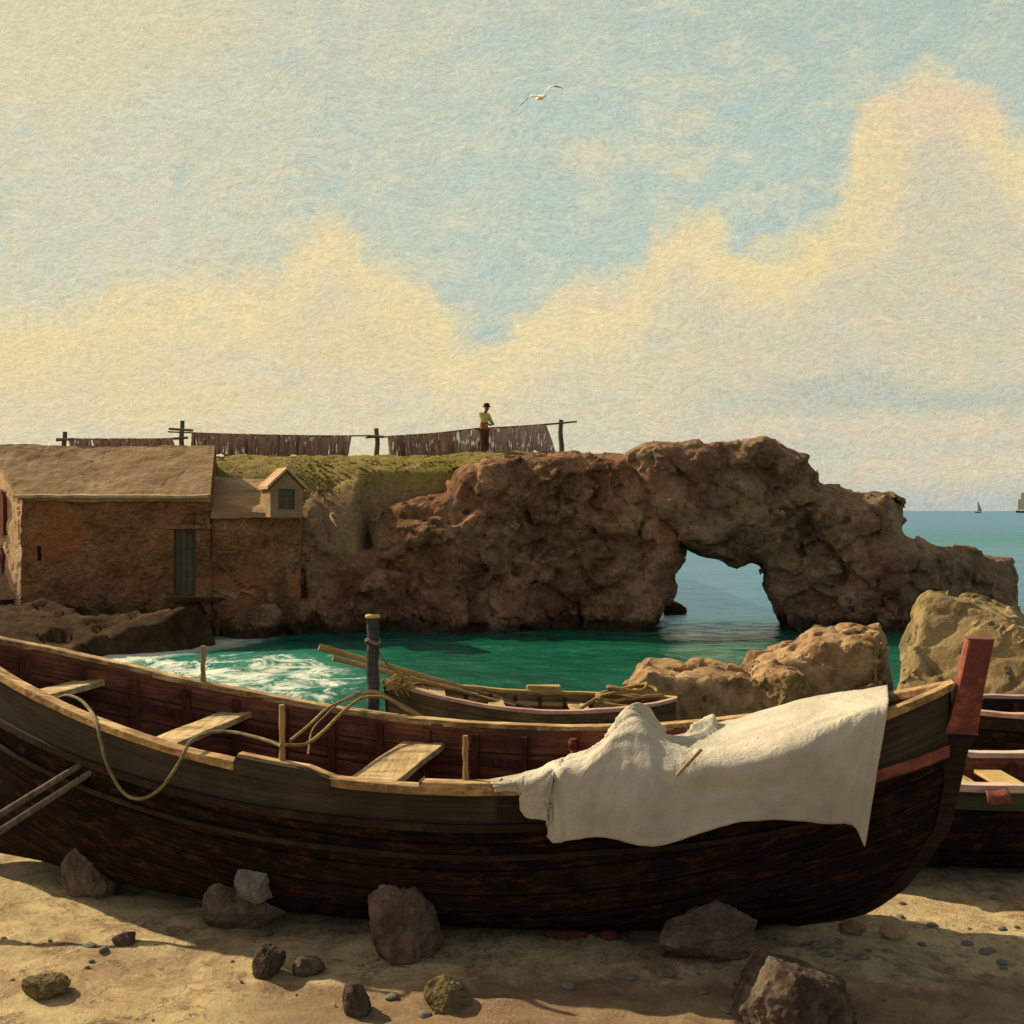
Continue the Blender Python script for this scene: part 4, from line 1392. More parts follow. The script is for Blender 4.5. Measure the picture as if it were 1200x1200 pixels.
# ---- two poles leaning on the hull at the left
for (a, b, lab) in (((-190, 1072, 6.78), (108, 888, 7.30), 'upper of two worn poles leaning against the dark hull at the left'),
                    ((-190, 1096, 6.70), (116, 899, 7.26), 'lower of two worn poles leaning against the dark hull at the left')):
    p0, p1 = P(*a), P(*b)
    t = np.linspace(0, 1, 14)[:, None]
    tag(MB().tube(p0 + (p1 - p0) * t, np.linspace(.032, .022, 14), 10).link('pole', M['greywood'], origin=p0, smooth=True), lab, 'pole', 'poles leaning on the hull')

# ---- boats at the right
def side_boat(bow, ang, L, B, hgt, mats, label, loff, blunt=0.42, zb=G, rails='palerail', far=False):
    sh = lambda u: zb + hgt + 0.25 * np.clip((np.asarray(u, float) - .55) / .45, 0, 1) ** 2 + 0.05 * np.clip((0.3 - np.asarray(u, float)) / .3, 0, 1) ** 2
    kl = lambda u: zb + 0.02 + 0.0 * np.asarray(u, float)
    b = Boat(bow, ang, L, B, 2.2, 0.8, sh, kl, 3.4, 2.2, transom=blunt)
    t = thing('rowing_boat', label, 'boat', tuple(b.pt(0.4, 0, zb)), 'boats behind the big bow')
    b.hull(t, mats[0], mats[2], nu=60, nv=40)
    for sd_ in (1, -1):
        b.band('upper_strake', t, mats[1], 0.0, 0.985, 0.0, 0.16, sd_, 0.018, nu=50)
        b.rail('gunwale', t, M[rails], sd_, 0.0, 1.0, wob=0.016, nu=90)
    # transom board across the blunt end
    ph = np.linspace(-np.pi / 2, np.pi / 2, 30)
    h, k, n, hb = float(sh(0)), float(kl(0)), b.nn(0.0), float(b.half(np.array(0.0)))
    y = hb * np.sign(np.sin(ph)) * np.abs(np.sin(ph)) ** (2 / n)
    z = h - (h - k) * np.abs(np.cos(ph)) ** (2 / n)
    A = b.pt(np.full(30, 0.0), y, z); Bk = A - np.concatenate([b.d * 0.05, [0]])
    V = np.concatenate([A, Bk])
    f = [tuple(range(30)), tuple(range(59, 29, -1))] + [(i, i + 30, i + 31, i + 1) for i in range(29)] + [(29, 59, 30, 0)]
    link('transom', V, f, mats[0], t, smooth=False)
    for u in np.linspace(0.1, 0.9, 9):
        b.rib(t, M['rib'], u, dmin=0.05)
    b.band('inner_stringer', t, M['rib'], 0.02, 0.95, 0.18, 0.23, -1, -0.075, nv=3, inner=-0.048)
    for u, w in ((0.27, 0.24), (0.55, 0.24)):
        b.thwart(t, M['plank'], u, w, 0.12)
    xs = np.array([.02, .06, .1]); zz = np.array([zb + .0, zb + hgt * .6, zb + hgt + .45])
    mk = lambda x, y: np.concatenate([b.bow + x[:, None] * b.d + y * b.n, zz[:, None]], 1)
    MB().ribbon(mk(xs - .12, -.04), mk(xs, -.04), mk(xs, .04), mk(xs - .12, .04)).link('stempost', M['rub'], t)
    return b, t


bB, tB = side_boat((7.0, 8.15), 0.02, 4.6, 0.56, 0.73, (M['hull'], M['strake_green'], M['lining']), 'dark boat with a green upper strake drawn up behind the big bow', 0)
# diagonal board and red cloth on it
p0, p1 = P(1157, 902, 8.55), P(1216, 936, 7.65)
dv = (p1 - p0); dv /= np.linalg.norm(dv); sv = np.array([dv[1], -dv[0], 0]); sv /= np.linalg.norm(sv)
w_ = 0.11
tag(MB().add([p0 - sv * w_, p0 + sv * w_, p1 + sv * w_, p1 - sv * w_, p0 - sv * w_ - [0, 0, .03], p0 + sv * w_ - [0, 0, .03], p1 + sv * w_ - [0, 0, .03], p1 - sv * w_ - [0, 0, .03]],
             [(0, 1, 2, 3), (7, 6, 5, 4), (0, 4, 5, 1), (1, 5, 6, 2), (2, 6, 7, 3), (3, 7, 4, 0)]).link('plank', M['ochre'], origin=p0, bevel=.005),
    'yellow plank lying slantwise across the green strake boat', 'plank')
un_ = np.linspace(0, 1, 9); vn_ = np.linspace(0, 1, 9)
rv = []
for i, a in enumerate(un_):
    for j, c in enumerate(vn_):
        px = 1152 + 27 * a + 6 * c
        Yb = float(8.15 - .56) + 0.02
        y_ = [924, 925, 926.5, 928, 929, 931, 934, 938, 942][j]
        dY = [.12, .08, .04, 0, -.04, -.075, -.095, -.10, -.105][j]
        rv.append(P(px, y_ + 1.2 * math.sin(a * 5) - 0, Yb + dY - 0.02))
o = link('rag', rv, grid_faces(9, 9), M['redpaint'], origin=rv[40])
mo = o.modifiers.new('thickness', 'SOLIDIFY'); mo.thickness = 0.012
tag(o, 'dull red rag folded over the rail of the green strake boat', 'rag')
bC, tC = side_boat((9.35, 10.95), 0.03, 4.6, 0.62, 0.74, (M['hull'], M['rub'], M['rub']), 'dark boat with pale pink rails, between the boulder and the green strake boat', 0, zb=G - 0.06, rails='pinkrail')

# ---- moored boat in the cove
trim = lambda u: 0.0
ang2 = math.pi - 0.10                      # bow points left
sh2 = lambda u: -0.46 + 0.16 + 0.30 * np.clip((np.asarray(u, float) - .45) / .55, 0, 1) ** 1.6 + 0.06 * np.clip((.35 - np.asarray(u, float)) / .35, 0, 1) ** 2 - 0.10 * (1 - np.asarray(u, float))
kl2 = lambda u: -1.42 + 0.15 * np.clip((np.asarray(u, float) - .7) / .3, 0, 1) ** 2
CB = Boat((-1.85, 15.0), ang2, 4.35, 0.78, 2.1, 0.85, sh2, kl2, 3.0, 2.0)
moored = thing('rowing_boat', 'brown rowing boat moored by the dark post in the cove, with a pinkish near rail', 'boat', tuple(CB.pt(0.5, 0, WL)))
M['brownhull'] = wood_mat('brown_hull', [(0.3, C(.03, .02, .012)), (0.5, C(.085, .058, .034)), (0.7, C(.17, .12, .07))], 1.5, 34, 0.85, 0.16)
M['brownin'] = wood_mat('brown_inside', [(0.3, C(.05, .032, .017)), (0.5, C(.15, .10, .05)), (0.7, C(.27, .19, .10))], 1.5, 34, 0.85, 0.16)
CB.hull(moored, M['brownhull'], M['brownin'], nu=70, nv=48)
# this boat's n points away from the viewer (it is turned about), so side -1 is the near one
for sd_, mm, lb in ((-1, 'pinkrail', 'pinkish near gunwale'), (1, 'ochre', None)):
    g_ = CB.rail('gunwale', moored, M[mm], sd_, wob=0.012)
    if lb:
        g_['label'] = lb
    CB.band('upper_strake', moored, M['brownhull'], 0.01, 0.985, 0.0, 0.14, sd_, 0.018)
for u in np.linspace(0.1, 0.9, 10):
    CB.rib(moored, M['rib'], u)
CB.band('inner_stringer', moored, M['ochre'], 0.05, 0.95, 0.13, 0.19, 1, -0.075, nv=3, inner=-0.048)
CB.thwart(moored, M['plank'], 0.33, 0.28, 0.12)
CB.thwart(moored, M['plank'], 0.62, 0.24, 0.12)
q = CB.pt(0.44, float(CB.half(np.array(.44))), float(sh2(.44)))
MB().box(q + [0, 0, .05], (.55, .1, .14), -0.1, .012).link('rowlock_block', M['ochre'], moored, bevel=.02)
zz = np.array([-1.4, -.9, -.2, 0.0])
mk = lambda x, y: np.concatenate([CB.bow + x[:, None] * CB.d + y * CB.n, zz[:, None]], 1)
xs = np.array([-.25, -.05, .02, .04])
MB().ribbon(mk(xs - .12, -.04), mk(xs, -.04), mk(xs, .04), mk(xs - .12, .04)).link('stempost', M['rub'], moored)
# fore deck that carries the straw and oars
ud = np.linspace(0.80, 0.985, 12)
hb = CB.half(ud)
MB().ribbon(CB.pt(ud, -hb + .02, sh2(ud) - .03), CB.pt(ud, hb - .02, sh2(ud) - .03), CB.pt(ud, hb - .02, sh2(ud) - .06), CB.pt(ud, -hb + .02, sh2(ud) - .06)).link('foredeck', M['plank'], moored)

# oars over the moored bow
for a, b, lab in (((374, 758, 15.2), (590, 819, 15.9), 'long upper oar sticking out over the bow of the moored boat'),
                  ((390, 771, 15.0), (560, 815, 15.6), 'short lower oar sticking out over the bow of the moored boat')):
    p0, p1 = P(*a), P(*b)
    t = np.linspace(0, 1, 16)[:, None]
    r_ = np.interp(np.linspace(0, 1, 16), [0, .05, .1, 1], [.055, .06, .045, .035]) if 'upper' in lab else np.linspace(.042, .03, 16)
    o = thing('oar', lab, 'oar', tuple(p0), 'oars in the moored boat')
    MB().tube(p0 + (p1 - p0) * t, r_, 9).link('shaft', M['pole'], o, smooth=True)
    dd = (p1 - p0) / np.linalg.norm(p1 - p0)
    s1 = np.cross(dd, [0, 0, 1]); s1 /= np.linalg.norm(s1)
    bl = [p1 + dd * k for k in (0, .15, .5, .62)]
    wv = [.03, .07, .075, .05]
    MB().ribbon(np.array([x - s1 * w - [0, 0, .012] for x, w in zip(bl, wv)]), np.array([x + s1 * w - [0, 0, .012] for x, w in zip(bl, wv)]),
                np.array([x + s1 * w + [0, 0, .012] for x, w in zip(bl, wv)]), np.array([x - s1 * w + [0, 0, .012] for x, w in zip(bl, wv)])).link('blade', M['pole'], o)


def strands(name, centre, size, n, r, material, label, cat, seed, droop=0.0, dirv=None):
    rr = np.random.default_rng(seed)
    mb = MB()
    for k in range(n):
        c = np.array(centre) + rr.normal(0, .30, 3) * np.array(size)
        if dirv is not None:
            dv_ = np.array(dirv) + rr.normal(0, .25, 3)
        else:
            a = rr.uniform(0, 6.28)
            dv_ = np.array([math.cos(a), math.sin(a) * .5, rr.uniform(-.25, .25)])
        dv_ = dv_ / np.linalg.norm(dv_) * size[0] * rr.uniform(.35, .8)
        pts = [c - dv_ * .5, c + [0, 0, .35 * size[2] * rr.random()], c + dv_ * .5 - [0, 0, droop]]
        mb.tube(catmull(pts, 4), r * rr.uniform(.6, 1.3), 5)
    return tag(mb.link(name, material, origin=centre), label, cat)


strands('straw_bundle', P(464, 800, 14.7), (.34, .2, .16), 60, .008, M['straw'], 'small yellow straw bundle hanging over the bow of the moored boat', 'straw', 3, .12, (.9, 0, .45))

# mooring post
pb, pt_ = P(437, 860, 14.25), P(437, 724, 14.25)
post = thing('mooring_post', 'dark weathered mooring post with a pale worn top, standing in the cove', 'post', (pb[0], pb[1], -1.6))
t = np.linspace(0, 1, 22)[:, None]
pbot = np.array([pb[0], pb[1], -1.6])
pts = pbot + (pt_ - pbot) * t
pts[:, 0] += 0.008 * np.sin(np.arange(22) * 1.1)
MB().tube(pts, .088 * (1 + .06 * np.sin(np.arange(22) * 2.3)) * np.interp(np.arange(22), [0, 21], [1.1, .95]), 14).link('shaft', M['postwood'], post, smooth=True)
MB().tube([pt_ + [0, 0, .002], pt_ + [0, 0, .02], pt_ + [0, 0, .045], pt_ + [0, 0, .055]], [.095, .112, .10, .05], 14).link('cap', M['rail'], post, smooth=True)
MB().tube(catmull([pt_ + np.array([.098 * math.cos(a), .098 * math.sin(a), -.35 + .03 * math.sin(a * 2) + .02 * a / 6]) for a in np.linspace(0, 12.5, 26)], 2), .014, 6).link('lashing', M['stone_grey'], post, smooth=True)
rope('rope', [P(441, 758, 14.2), P(452, 776, 14.4), P(462, 786, 14.7), P(470, 790, 14.9), P(480, 792, 15.0)], 0.014, M['rope'], 'mooring line from the dark post to the bow of the moored boat')

# rope coils lying on the moored boat's stern
coil = MB()
rr = np.random.default_rng(6)
cc = P(738, 833, 15.5)
pts = []
for a in np.linspace(0, 2 * math.pi * 4.2, 120):
    rad = .62 - .025 * a / 2 + .05 * math.sin(a * 1.7)
    pts.append(cc + np.array([rad * math.cos(a), .45 * rad * math.sin(a), .10 + .012 * a * .9 + .035 * math.sin(a * 2.3)]))
tail = [P(652, 838, 15.0), P(670, 837, 14.9), P(684, 828, 15.1), P(698, 819, 15.3)]
coil.tube(np.concatenate([catmull(tail, 5), pts[8:]]), .028, 8)
tag(coil.link('rope_coil', M['rope_ochre'], origin=cc, smooth=True), 'ochre rope coil lying on the stern of the moored boat', 'rope')

# ------------------------------------------------------------------ stones on the sand
def Yg(py):
    return (H - G) * F / (py - 598)


ST = 'stones by the keel of the big boat'
rock('stone', (64, 990, 134, 1048), Yg(1048) - .12, .4, 31, M['stone'], 'dark flat topped stone propping the hull, nearest the leaning poles', 'stone', ST)
rock('stone', (232, 1036, 334, 1088), Yg(1088) - .05, .36, 33, M['stone'], 'broad low dark stone with a smaller grey stone on top of it', 'stone', ST)
rock('stone', (270, 1010, 322, 1053), Yg(1092) - .10, .22, 36, M['stone_grey'], 'small light grey stone, perched on the broad low stone', 'stone', ST)
rock('stone', (427, 1046, 519, 1128), Yg(1128), .45, 64, M['stone_red'], 'reddish brown upright stone beside the middle of the hull', 'stone', ST)
rock('stone', (773, 1066, 897, 1134), Yg(1132), .5, 42, M['stone'], 'grey brown angular stone in front of the hull under the sailcloth', 'stone', ST)
rock('stone', (866, 1136, 1022, 1244), 5.45, .7, 45, M['stone_dark'], 'biggest stone, dark brown and half sunk at the front of the beach', 'stone', ST)
rock('stone', (292, 1112, 331, 1150), Yg(1149), .2, 51, M['stone_dark'], 'dark brown oval stone on the sand in front of the hull', 'stone', ST)
rock('stone', (398, 1157, 434, 1190), Yg(1189), .17, 52, M['stone_dark'], 'dark brown round stone on the pinkish sand at the bottom', 'stone', ST)
rock('stone', (495, 1152, 553, 1188), Yg(1187), .2, 53, M['stone_olive'], 'olive wedge shaped stone on the pinkish sand', 'stone', ST)
rock('stone', (128, 1094, 156, 1112), Yg(1111), .14, 54, M['stone_red'], 'small pinkish stone alone on the sunlit sand at the left', 'stone', ST)
rock('stone', (1032, 1078, 1068, 1098), Yg(1097), .16, 55, M['plaster'], 'pale stone on the sunlit sand below the bow', 'stone', ST)
rock('stone', (986, 1082, 1018, 1096), Yg(1095), .14, 56, M['rock'], 'tawny flat stone on the sand right under the bow', 'stone', ST)
rock('stone', (340, 1124, 380, 1146), Yg(1145), .16, 57, M['stone'], 'low brown stone lying right of the dark oval stone', 'stone', ST)
rock('stone', (20, 1148, 76, 1172), Yg(1171), .2, 58, M['stone_olive'], 'flat tan stone half buried in the bottom left corner sand', 'stone', ST)
rock('stone', (392, 1058, 412, 1076), Yg(1075), .12, 59, M['stone_red'], 'little dark stone under the keel left of the reddish upright stone', 'stone', ST)
rock('brick', (638, 1083, 697, 1106), Yg(1104), .16, 61, M['clay'], 'dark red broken brick lying under the keel', 'brick', None, planes=9, rough=.06, facet=.8)
rock('net_float', (703, 1088, 725, 1108), Yg(1107), .125, 62, M['clay'], 'small round dark red float lying beside the broken brick', 'float', None, planes=40, rough=.03, facet=.2)
proto = None
for k in range(84):
    px, py = (rng.uniform(0, 1200), rng.uniform(1085, 1198)) if k < 64 else (rng.uniform(900, 1200), rng.uniform(1052, 1130))
    Y = Yg(py)
    p = P(px, py, Y)
    if proto is None:
        v, f = rock_mesh((.05, .045, .028), 71, sub=3)
        proto = link('pebble', v + p, f, M['stone_grey'], origin=p)
        tag(proto, 'small pebble scattered on the sand of the beach', 'pebble', 'pebbles on the sand')
        o = proto
    else:
        o = proto.copy()
        COL.objects.link(o)
    sc = 0.3 + 1.5 * rng.random() ** 2.2
    o.location = (p[0], p[1], gz(p[0], p[1]) + .006)
    o.scale = (sc, sc * rng.uniform(.7, 1.2), sc * rng.uniform(.7, 1.1))
    o.rotation_euler = (0, 0, rng.uniform(0, 6.28))


# ------------------------------------------------------------------ stone cottage
house = thing('stone_cottage', 'low stone cottage with a rendered roof, plank door and small dormer', 'house', (-11.6, 30.2, -0.5))
yF = 30.0
A = P(25, 715, yF)[:2]; B = P(246, 715, yF + .25)[:2]
dz_ = (-2.9, 2.55)
D = A + np.array([-3.4, 3.4]); Cc_ = B + np.array([-1.05, 4.6])
z0, ze = -0.75, P(0, 581, yF)[2]
zr = P(0, 526, 32.3)[2]


def wall_patch(a, b, zb, zt, holes, th, name, material, parent, step=0.09, rough=0.085, seed=1, topf=None, inward=None):
    """rough masonry wall from a to b (plan), real reveals where holes=(s0,s1,z0,z1) are left open"""
    a, b = np.asarray(a, float), np.asarray(b, float)
    L = np.linalg.norm(b - a); d = (b - a) / L
    nrm = np.array([d[1], -d[0]])
    ss = sorted(set(list(np.arange(0, L, step)) + [L] + [h for q in holes for h in q[:2]]))
    zs_ = sorted(set(list(np.arange(zb, zt, step)) + [zt] + [h for q in holes for h in q[2:]]))
    S, Z = np.meshgrid(ss, zs_, indexing='ij')
    q = np.stack([S * 1.0, Z, S * 0 + seed], -1)
    off = rough * (fbm(q * 1.3, 4, seed) + .6 * blocks(q * 2.2, seed + 2, .4))
    zt_ = Z if topf is None else zb + (Z - zb) * (topf(S / L) - zb) / (zt - zb)
    V = [np.concatenate([a + d * s + nrm * o, [z]]) for s, o, z in zip(S.ravel(), off.ravel(), zt_.ravel())]
    n2 = len(zs_)
    nF = len(V)
    V += [np.concatenate([a + d * s - nrm * th, [z]]) for s, z in zip(S.ravel(), zt_.ravel())]
    fs = []
    solid = np.ones((len(ss) - 1, n2 - 1), bool)
    for i in range(len(ss) - 1):
        for j in range(n2 - 1):
            sm, zm = (ss[i] + ss[i + 1]) / 2, (zs_[j] + zs_[j + 1]) / 2
            if any(h[0] < sm < h[1] and h[2] < zm < h[3] for h in holes):
                solid[i, j] = False
    for i in range(len(ss) - 1):
        for j in range(n2 - 1):
            if not solid[i, j]:
                continue
            k = [i * n2 + j, (i + 1) * n2 + j, (i + 1) * n2 + j + 1, i * n2 + j + 1]
            fs.append(tuple(k)); fs.append(tuple(x + nF for x in k[::-1]))
            for (ii, jj, e0, e1) in ((i - 1, j, 3, 0), (i + 1, j, 1, 2), (i, j - 1, 0, 1), (i, j + 1, 2, 3)):
                if not (0 <= ii < len(ss) - 1 and 0 <= jj < n2 - 1) or not solid[ii, jj]:
                    fs.append((k[e1], k[e0], k[e0] + nF, k[e1] + nF))
    return link(name, V, fs, material, parent, smooth=False)


LAB = np.linalg.norm(B - A)
s_of = lambda px: (px - 25) / (246 - 25) * LAB
zof = lambda py: P(0, py, yF + .12)[2]
wall_patch(A, B, z0, ze, [(s_of(203), s_of(239), zof(699), zof(620)), (s_of(43), s_of(48.5), zof(657), zof(640))], .45, 'wall', M['wall'], house, seed=3)
gp = wall_patch(D, A, z0, ze, [], .4, 'gable_wall', M['plaster'], house, seed=5, rough=.05,
                topf=lambda t: ze + (zr - ze) * (1 - np.abs(2 * t - 1)) - .02)
gp['label'] = 'sunlit plastered gable wall'
wall_patch(B, Cc_, z0, ze, [], .4, 'gable_wall', M['wall'], house, seed=6, topf=lambda t: ze + (zr - ze) * (1 - np.abs(2 * t - 1)) - .02)
wall_patch(Cc_, D, z0, ze, [], .4, 'back_wall', M['wall'], house, seed=7, step=.3)
# dark openings in the gable
gd = (A - D) / np.linalg.norm(A - D); gn = np.array([gd[1], -gd[0]])
for (s0, s1, za, zb_) in ((.50, .75, 1.75, 3.15), (.48, .73, z0, 1.45)):
    L_ = np.linalg.norm(A - D)
    a2, b2_ = D + gd * L_ * s0, D + gd * L_ * s1
    arc = [(a2, za), (b2_, za)] + [((a2 + b2_) / 2 + (b2_ - a2) / 2 * math.cos(w), zb_ - .3 + .3 * math.sin(w)) for w in np.linspace(0, math.pi, 9)]
    fr = [np.concatenate([p + gn * .10, [z]]) for p, z in arc]; bk_ = [np.concatenate([p - gn * .12, [z]]) for p, z in arc]
    n_ = len(arc)
    link('gable_door', fr + bk_, [tuple(range(n_)), tuple(range(2 * n_ - 1, n_ - 1, -1))] + [(i, i + n_, (i + 1) % n_ + n_, (i + 1) % n_) for i in range(n_)], M['reddoor'], house, smooth=False)
# roof: two rough slopes
rid0 = (A + D) / 2; rid1 = (B + Cc_) / 2
rid0 = rid0 + (rid0 - rid1) * .02


def slope(e0, e1, r0, r1, zlo, zhi, name, material, parent, seed, th=.13, over=.22, sag=.06):
    nu, nv = 70, 26
    U_, V_ = np.meshgrid(np.linspace(0, 1, nu), np.linspace(-over / 2.6, 1, nv), indexing='ij')
    e_ = e0 + (e1 - e0) * U_[..., None]; r_ = r0 + (r1 - r0) * U_[..., None]
    xy = e_ + (r_ - e_) * V_[..., None]
    z = zlo + (zhi - zlo) * V_ - sag * np.sin(np.pi * U_) * (.4 + .6 * V_)
    q = np.stack([xy[..., 0], xy[..., 1], z], -1)
    z = z + .06 * fbm(q * 1.2, 4, seed) + .025 * fbm(q * 5, 3, seed + 4)
    top = np.stack([xy[..., 0], xy[..., 1], z + th], -1).reshape(-1, 3)
    bot = np.stack([xy[..., 0], xy[..., 1], z - .02], -1).reshape(-1, 3)
    fs = [f[::-1] if False else f for f in grid_faces(nu, nv)]
    n_ = nu * nv
    fs = fs + [tuple(x + n_ for x in f[::-1]) for f in fs]
    ring = [i * nv for i in range(nu)] + [(nu - 1) * nv + j for j in range(1, nv)] + [i * nv + nv - 1 for i in range(nu - 2, -1, -1)] + [j for j in range(nv - 2, 0, -1)]
    fs += [(ring[i], ring[i] + n_, ring[(i + 1) % len(ring)] + n_, ring[(i + 1) % len(ring)]) for i in range(len(ring))]
    return link(name, np.concatenate([top, bot]), fs, material, parent, smooth=False)


ux = (B - A) / LAB
slope(A - ux * .15, B + ux * .02, rid0, rid1, ze, zr, 'roof', M['roof'], house, 11)
slope(D, Cc_, rid0, rid1, ze, zr, 'roof', M['roof'], house, 12)
# mortar line along the eave
q = np.linspace(0, 1, 60)
ee = A - ux * .12 + (LAB + .12) * ux * q[:, None]
nF2 = np.array([ux[1], -ux[0]])
zz = ze - .02 + .025 * fbm(np.stack([q * 12, q * 0, q * 0], -1), 3, 77)
b3 = lambda o_, dz2: np.concatenate([ee + nF2 * o_, (zz + dz2)[:, None]], 1)
MB().ribbon(b3(.30, -.05), b3(.32, .03), b3(.05, .06), b3(.05, -.06)).link('eave', M['eave'], house)
# door
da_, db_ = A + ux * s_of(203), A + ux * s_of(239)
door = MB()
for k in range(5):
    c = da_ + (db_ - da_) * ((k + .5) / 5) - nF2 * .16
    door.box((c[0], c[1], (zof(699) + zof(620)) / 2), (np.linalg.norm(db_ - da_) / 5 - .012, .05, zof(620) - zof(699)), math.atan2(ux[1], ux[0]), .003)
dr = door.link('door', M['doorpaint'], house)
dr['label'] = 'weathered grey green plank door'
c = (da_ + db_) / 2 + nF2 * .04
MB().box((c[0], c[1], zof(620) + .07), (1.35, .22, .13), math.atan2(ux[1], ux[0]), .015).link('lintel', M['wall'], house, bevel=.01)
MB().box((c[0] + .25, c[1] - .02, zof(699) - .08), (1.5, .5, .12), math.atan2(ux[1], ux[0]), .02).link('doorstep', M['bank'], house, bevel=.02)
# lean-to wing
W0 = B + ux * 0.0 + np.array([.02, .10]); W1 = P(352, 715, yF + .45)[:2]
zw = P(0, 603, yF + .2)[2]
wall_patch(W0, W1, z0 - .6, zw, [], .4, 'lean_to_wall', M['wall'], house, seed=9, rough=.09)
o = slope(W0 + [0.0, -.06], W1 + [.02, 0], W0 + [-.5, 2.0], W1 + [-.7, 2.0], zw - .02, zw + 1.05, 'lean_to_roof', M['roof'], house, 14, over=.12)
# dormer, turned a little to the right
dc = P(336, 600, 29.75)
th_ = math.radians(24)
dR = np.array([[math.cos(th_), -math.sin(th_)], [math.sin(th_), math.cos(th_)]])


def dpt(x, y, z):
    p = dR @ np.array([x, y])
    return np.array([dc[0] + p[0], dc[1] + p[1], z])


hw, dl = .47, 1.5
zb1, ze1, za1 = P(0, 606, 29.75)[2], P(0, 572, 29.75)[2], P(0, 553, 29.75)[2]
wz0, wz1, wx0 = P(0, 597, 29.75)[2], P(0, 573, 29.75)[2], .24
dm = MB()
fr = [(-hw, zb1), (-wx0, zb1), (-wx0, wz0), (wx0, wz0), (wx0, zb1), (hw, zb1), (hw, ze1), (0, za1), (-hw, ze1)]
pts = {}
V = [dpt(x, 0, z) for x, z in [(-hw, zb1), (hw, zb1), (hw, ze1), (0, za1), (-hw, ze1), (-wx0, wz0), (wx0, wz0), (wx0, wz1), (-wx0, wz1)]]
V += [dpt(x, dl, z) for x, z in [(-hw, zb1), (hw, zb1), (hw, ze1), (0, za1), (-hw, ze1)]]
V += [dpt(x, .14, z) for x, z in [(-wx0, wz0), (wx0, wz0), (wx0, wz1), (-wx0, wz1)]]
f = [(0, 1, 6, 5), (1, 2, 7, 6), (2, 3, 8, 7), (3, 4, 8), (4, 0, 5, 8), (1, 10, 11, 2), (4, 13, 9, 0), (2, 11, 12, 3), (3, 12, 13, 4), (10, 9, 13, 12, 11),
     (5, 6, 15, 14), (6, 7, 16, 15), (7, 8, 17, 16), (8, 5, 14, 17), (0, 9, 10, 1)]
dorm = link('dormer', V, f, M['roof'], house, smooth=False)
dorm['label'] = 'small gabled dormer with a four pane window'
for sgn in (-1, 1):
    e0, e1 = dpt(sgn * (hw + .10), -.10, ze1 - .03), dpt(sgn * (hw + .10), dl, ze1 - .03)
    r0, r1 = dpt(0, -.10, za1 + .05), dpt(0, dl, za1 + .05)
    up = np.array([0, 0, .09])
    link('dormer_roof', [e0, e1, r1, r0, e0 + up, e1 + up, r1 + up, r0 + up], [(0, 3, 2, 1), (4, 5, 6, 7), (0, 1, 5, 4), (1, 2, 6, 5), (2, 3, 7, 6), (3, 0, 4, 7)], M['plaster'], dorm, smooth=False)
link('window', [dpt(x, .10, z) for x, z in [(-wx0, wz0), (wx0, wz0), (wx0, wz1), (-wx0, wz1)]] + [dpt(x, .13, z) for x, z in [(-wx0, wz0), (wx0, wz0), (wx0, wz1), (-wx0, wz1)]],
     [(0, 1, 2, 3), (7, 6, 5, 4), (0, 4, 5, 1), (1, 5, 6, 2), (2, 6, 7, 3), (3, 7, 4, 0)], M['glass'], dorm, smooth=False)
bars = MB()
zc = (wz0 + wz1) / 2
for x0_, x1_, za_, zb2 in ((-.02, .02, wz0, wz1), (-wx0, wx0, zc - .02, zc + .02)):
    V = [dpt(x, y, z) for y in (.075 if x1_ < .1 else .08, .099) for x, z in [(x0_, za_), (x1_, za_), (x1_, zb2), (x0_, zb2)]]
    bars.add(V, [(0, 1, 2, 3), (7, 6, 5, 4), (0, 4, 5, 1), (1, 5, 6, 2), (2, 6, 7, 3), (3, 7, 4, 0)])
bars.link('window_bars', M['greywood'], dorm)

# rock under the wing, dark hollow beside the bank
rock('shore_rock', (268, 708, 330, 752), 29.6, 1.4, 77, M['cliff'], 'dark rock in the hollow between the earth bank and the cliff', 'rock', 'rocks at the water edge')
rock('shore_rock', (776, 704, 806, 722), 36.5, 1.0, 79, M['cliff'], 'small wet rock in the water under the natural arch', 'rock', 'rocks at the water edge')

# ------------------------------------------------------------------ net drying racks on the headland
YR = 35.4
rack = thing('drying_rack', 'long row of weathered posts and rails for drying nets along the headland', 'rack', tuple(P(440, 535, YR)))
for px, yt, yb in ((75, 506, 545), (213, 493, 545), (442, 502, 545), (658, 492, 545)):
    p0, p1 = P(px, yb, YR), P(px + rng.uniform(-1, 1), yt, YR)
    t = np.linspace(0, 1, 8)[:, None]
    pts = p0 + (p1 - p0) * t
    pts[:, 0] += .02 * np.sin(np.arange(8) * 1.3 + px)
    MB().tube(pts, np.linspace(.10, .075, 8), 8).link('post', M['greywood'], rack, smooth=True)
for (x0, y0, x1, y1, sag, r_) in ((66, 514, 214, 513, .05, .022), (197, 506, 444, 510.5, .06, .026), (428, 513, 560, 502, .05, .026), (556, 502.5, 676, 494, .03, .034)):
    a, b = P(x0, y0, YR - .1), P(x1, y1, YR - .1)
    t = np.linspace(0, 1, 16)
    pts = a + (b - a) * t[:, None]
    pts[:, 2] -= sag * np.sin(math.pi * t)
    MB().tube(pts, r_, 7).link('rail', M['greywood'], rack, smooth=True)
for (x0, y0, x1, y1) in ((66, 516, 86, 514.5), (198, 502.5, 226, 504.5), (203, 514, 220, 513), (430, 511, 450, 512)):
    a, b = P(x0, y0, YR - .16), P(x1, y1, YR - .16)
    t = np.linspace(0, 1, 5)[:, None]
    MB().tube(a + (b - a) * t, .045, 7).link('crossbar', M['greywood'], rack)


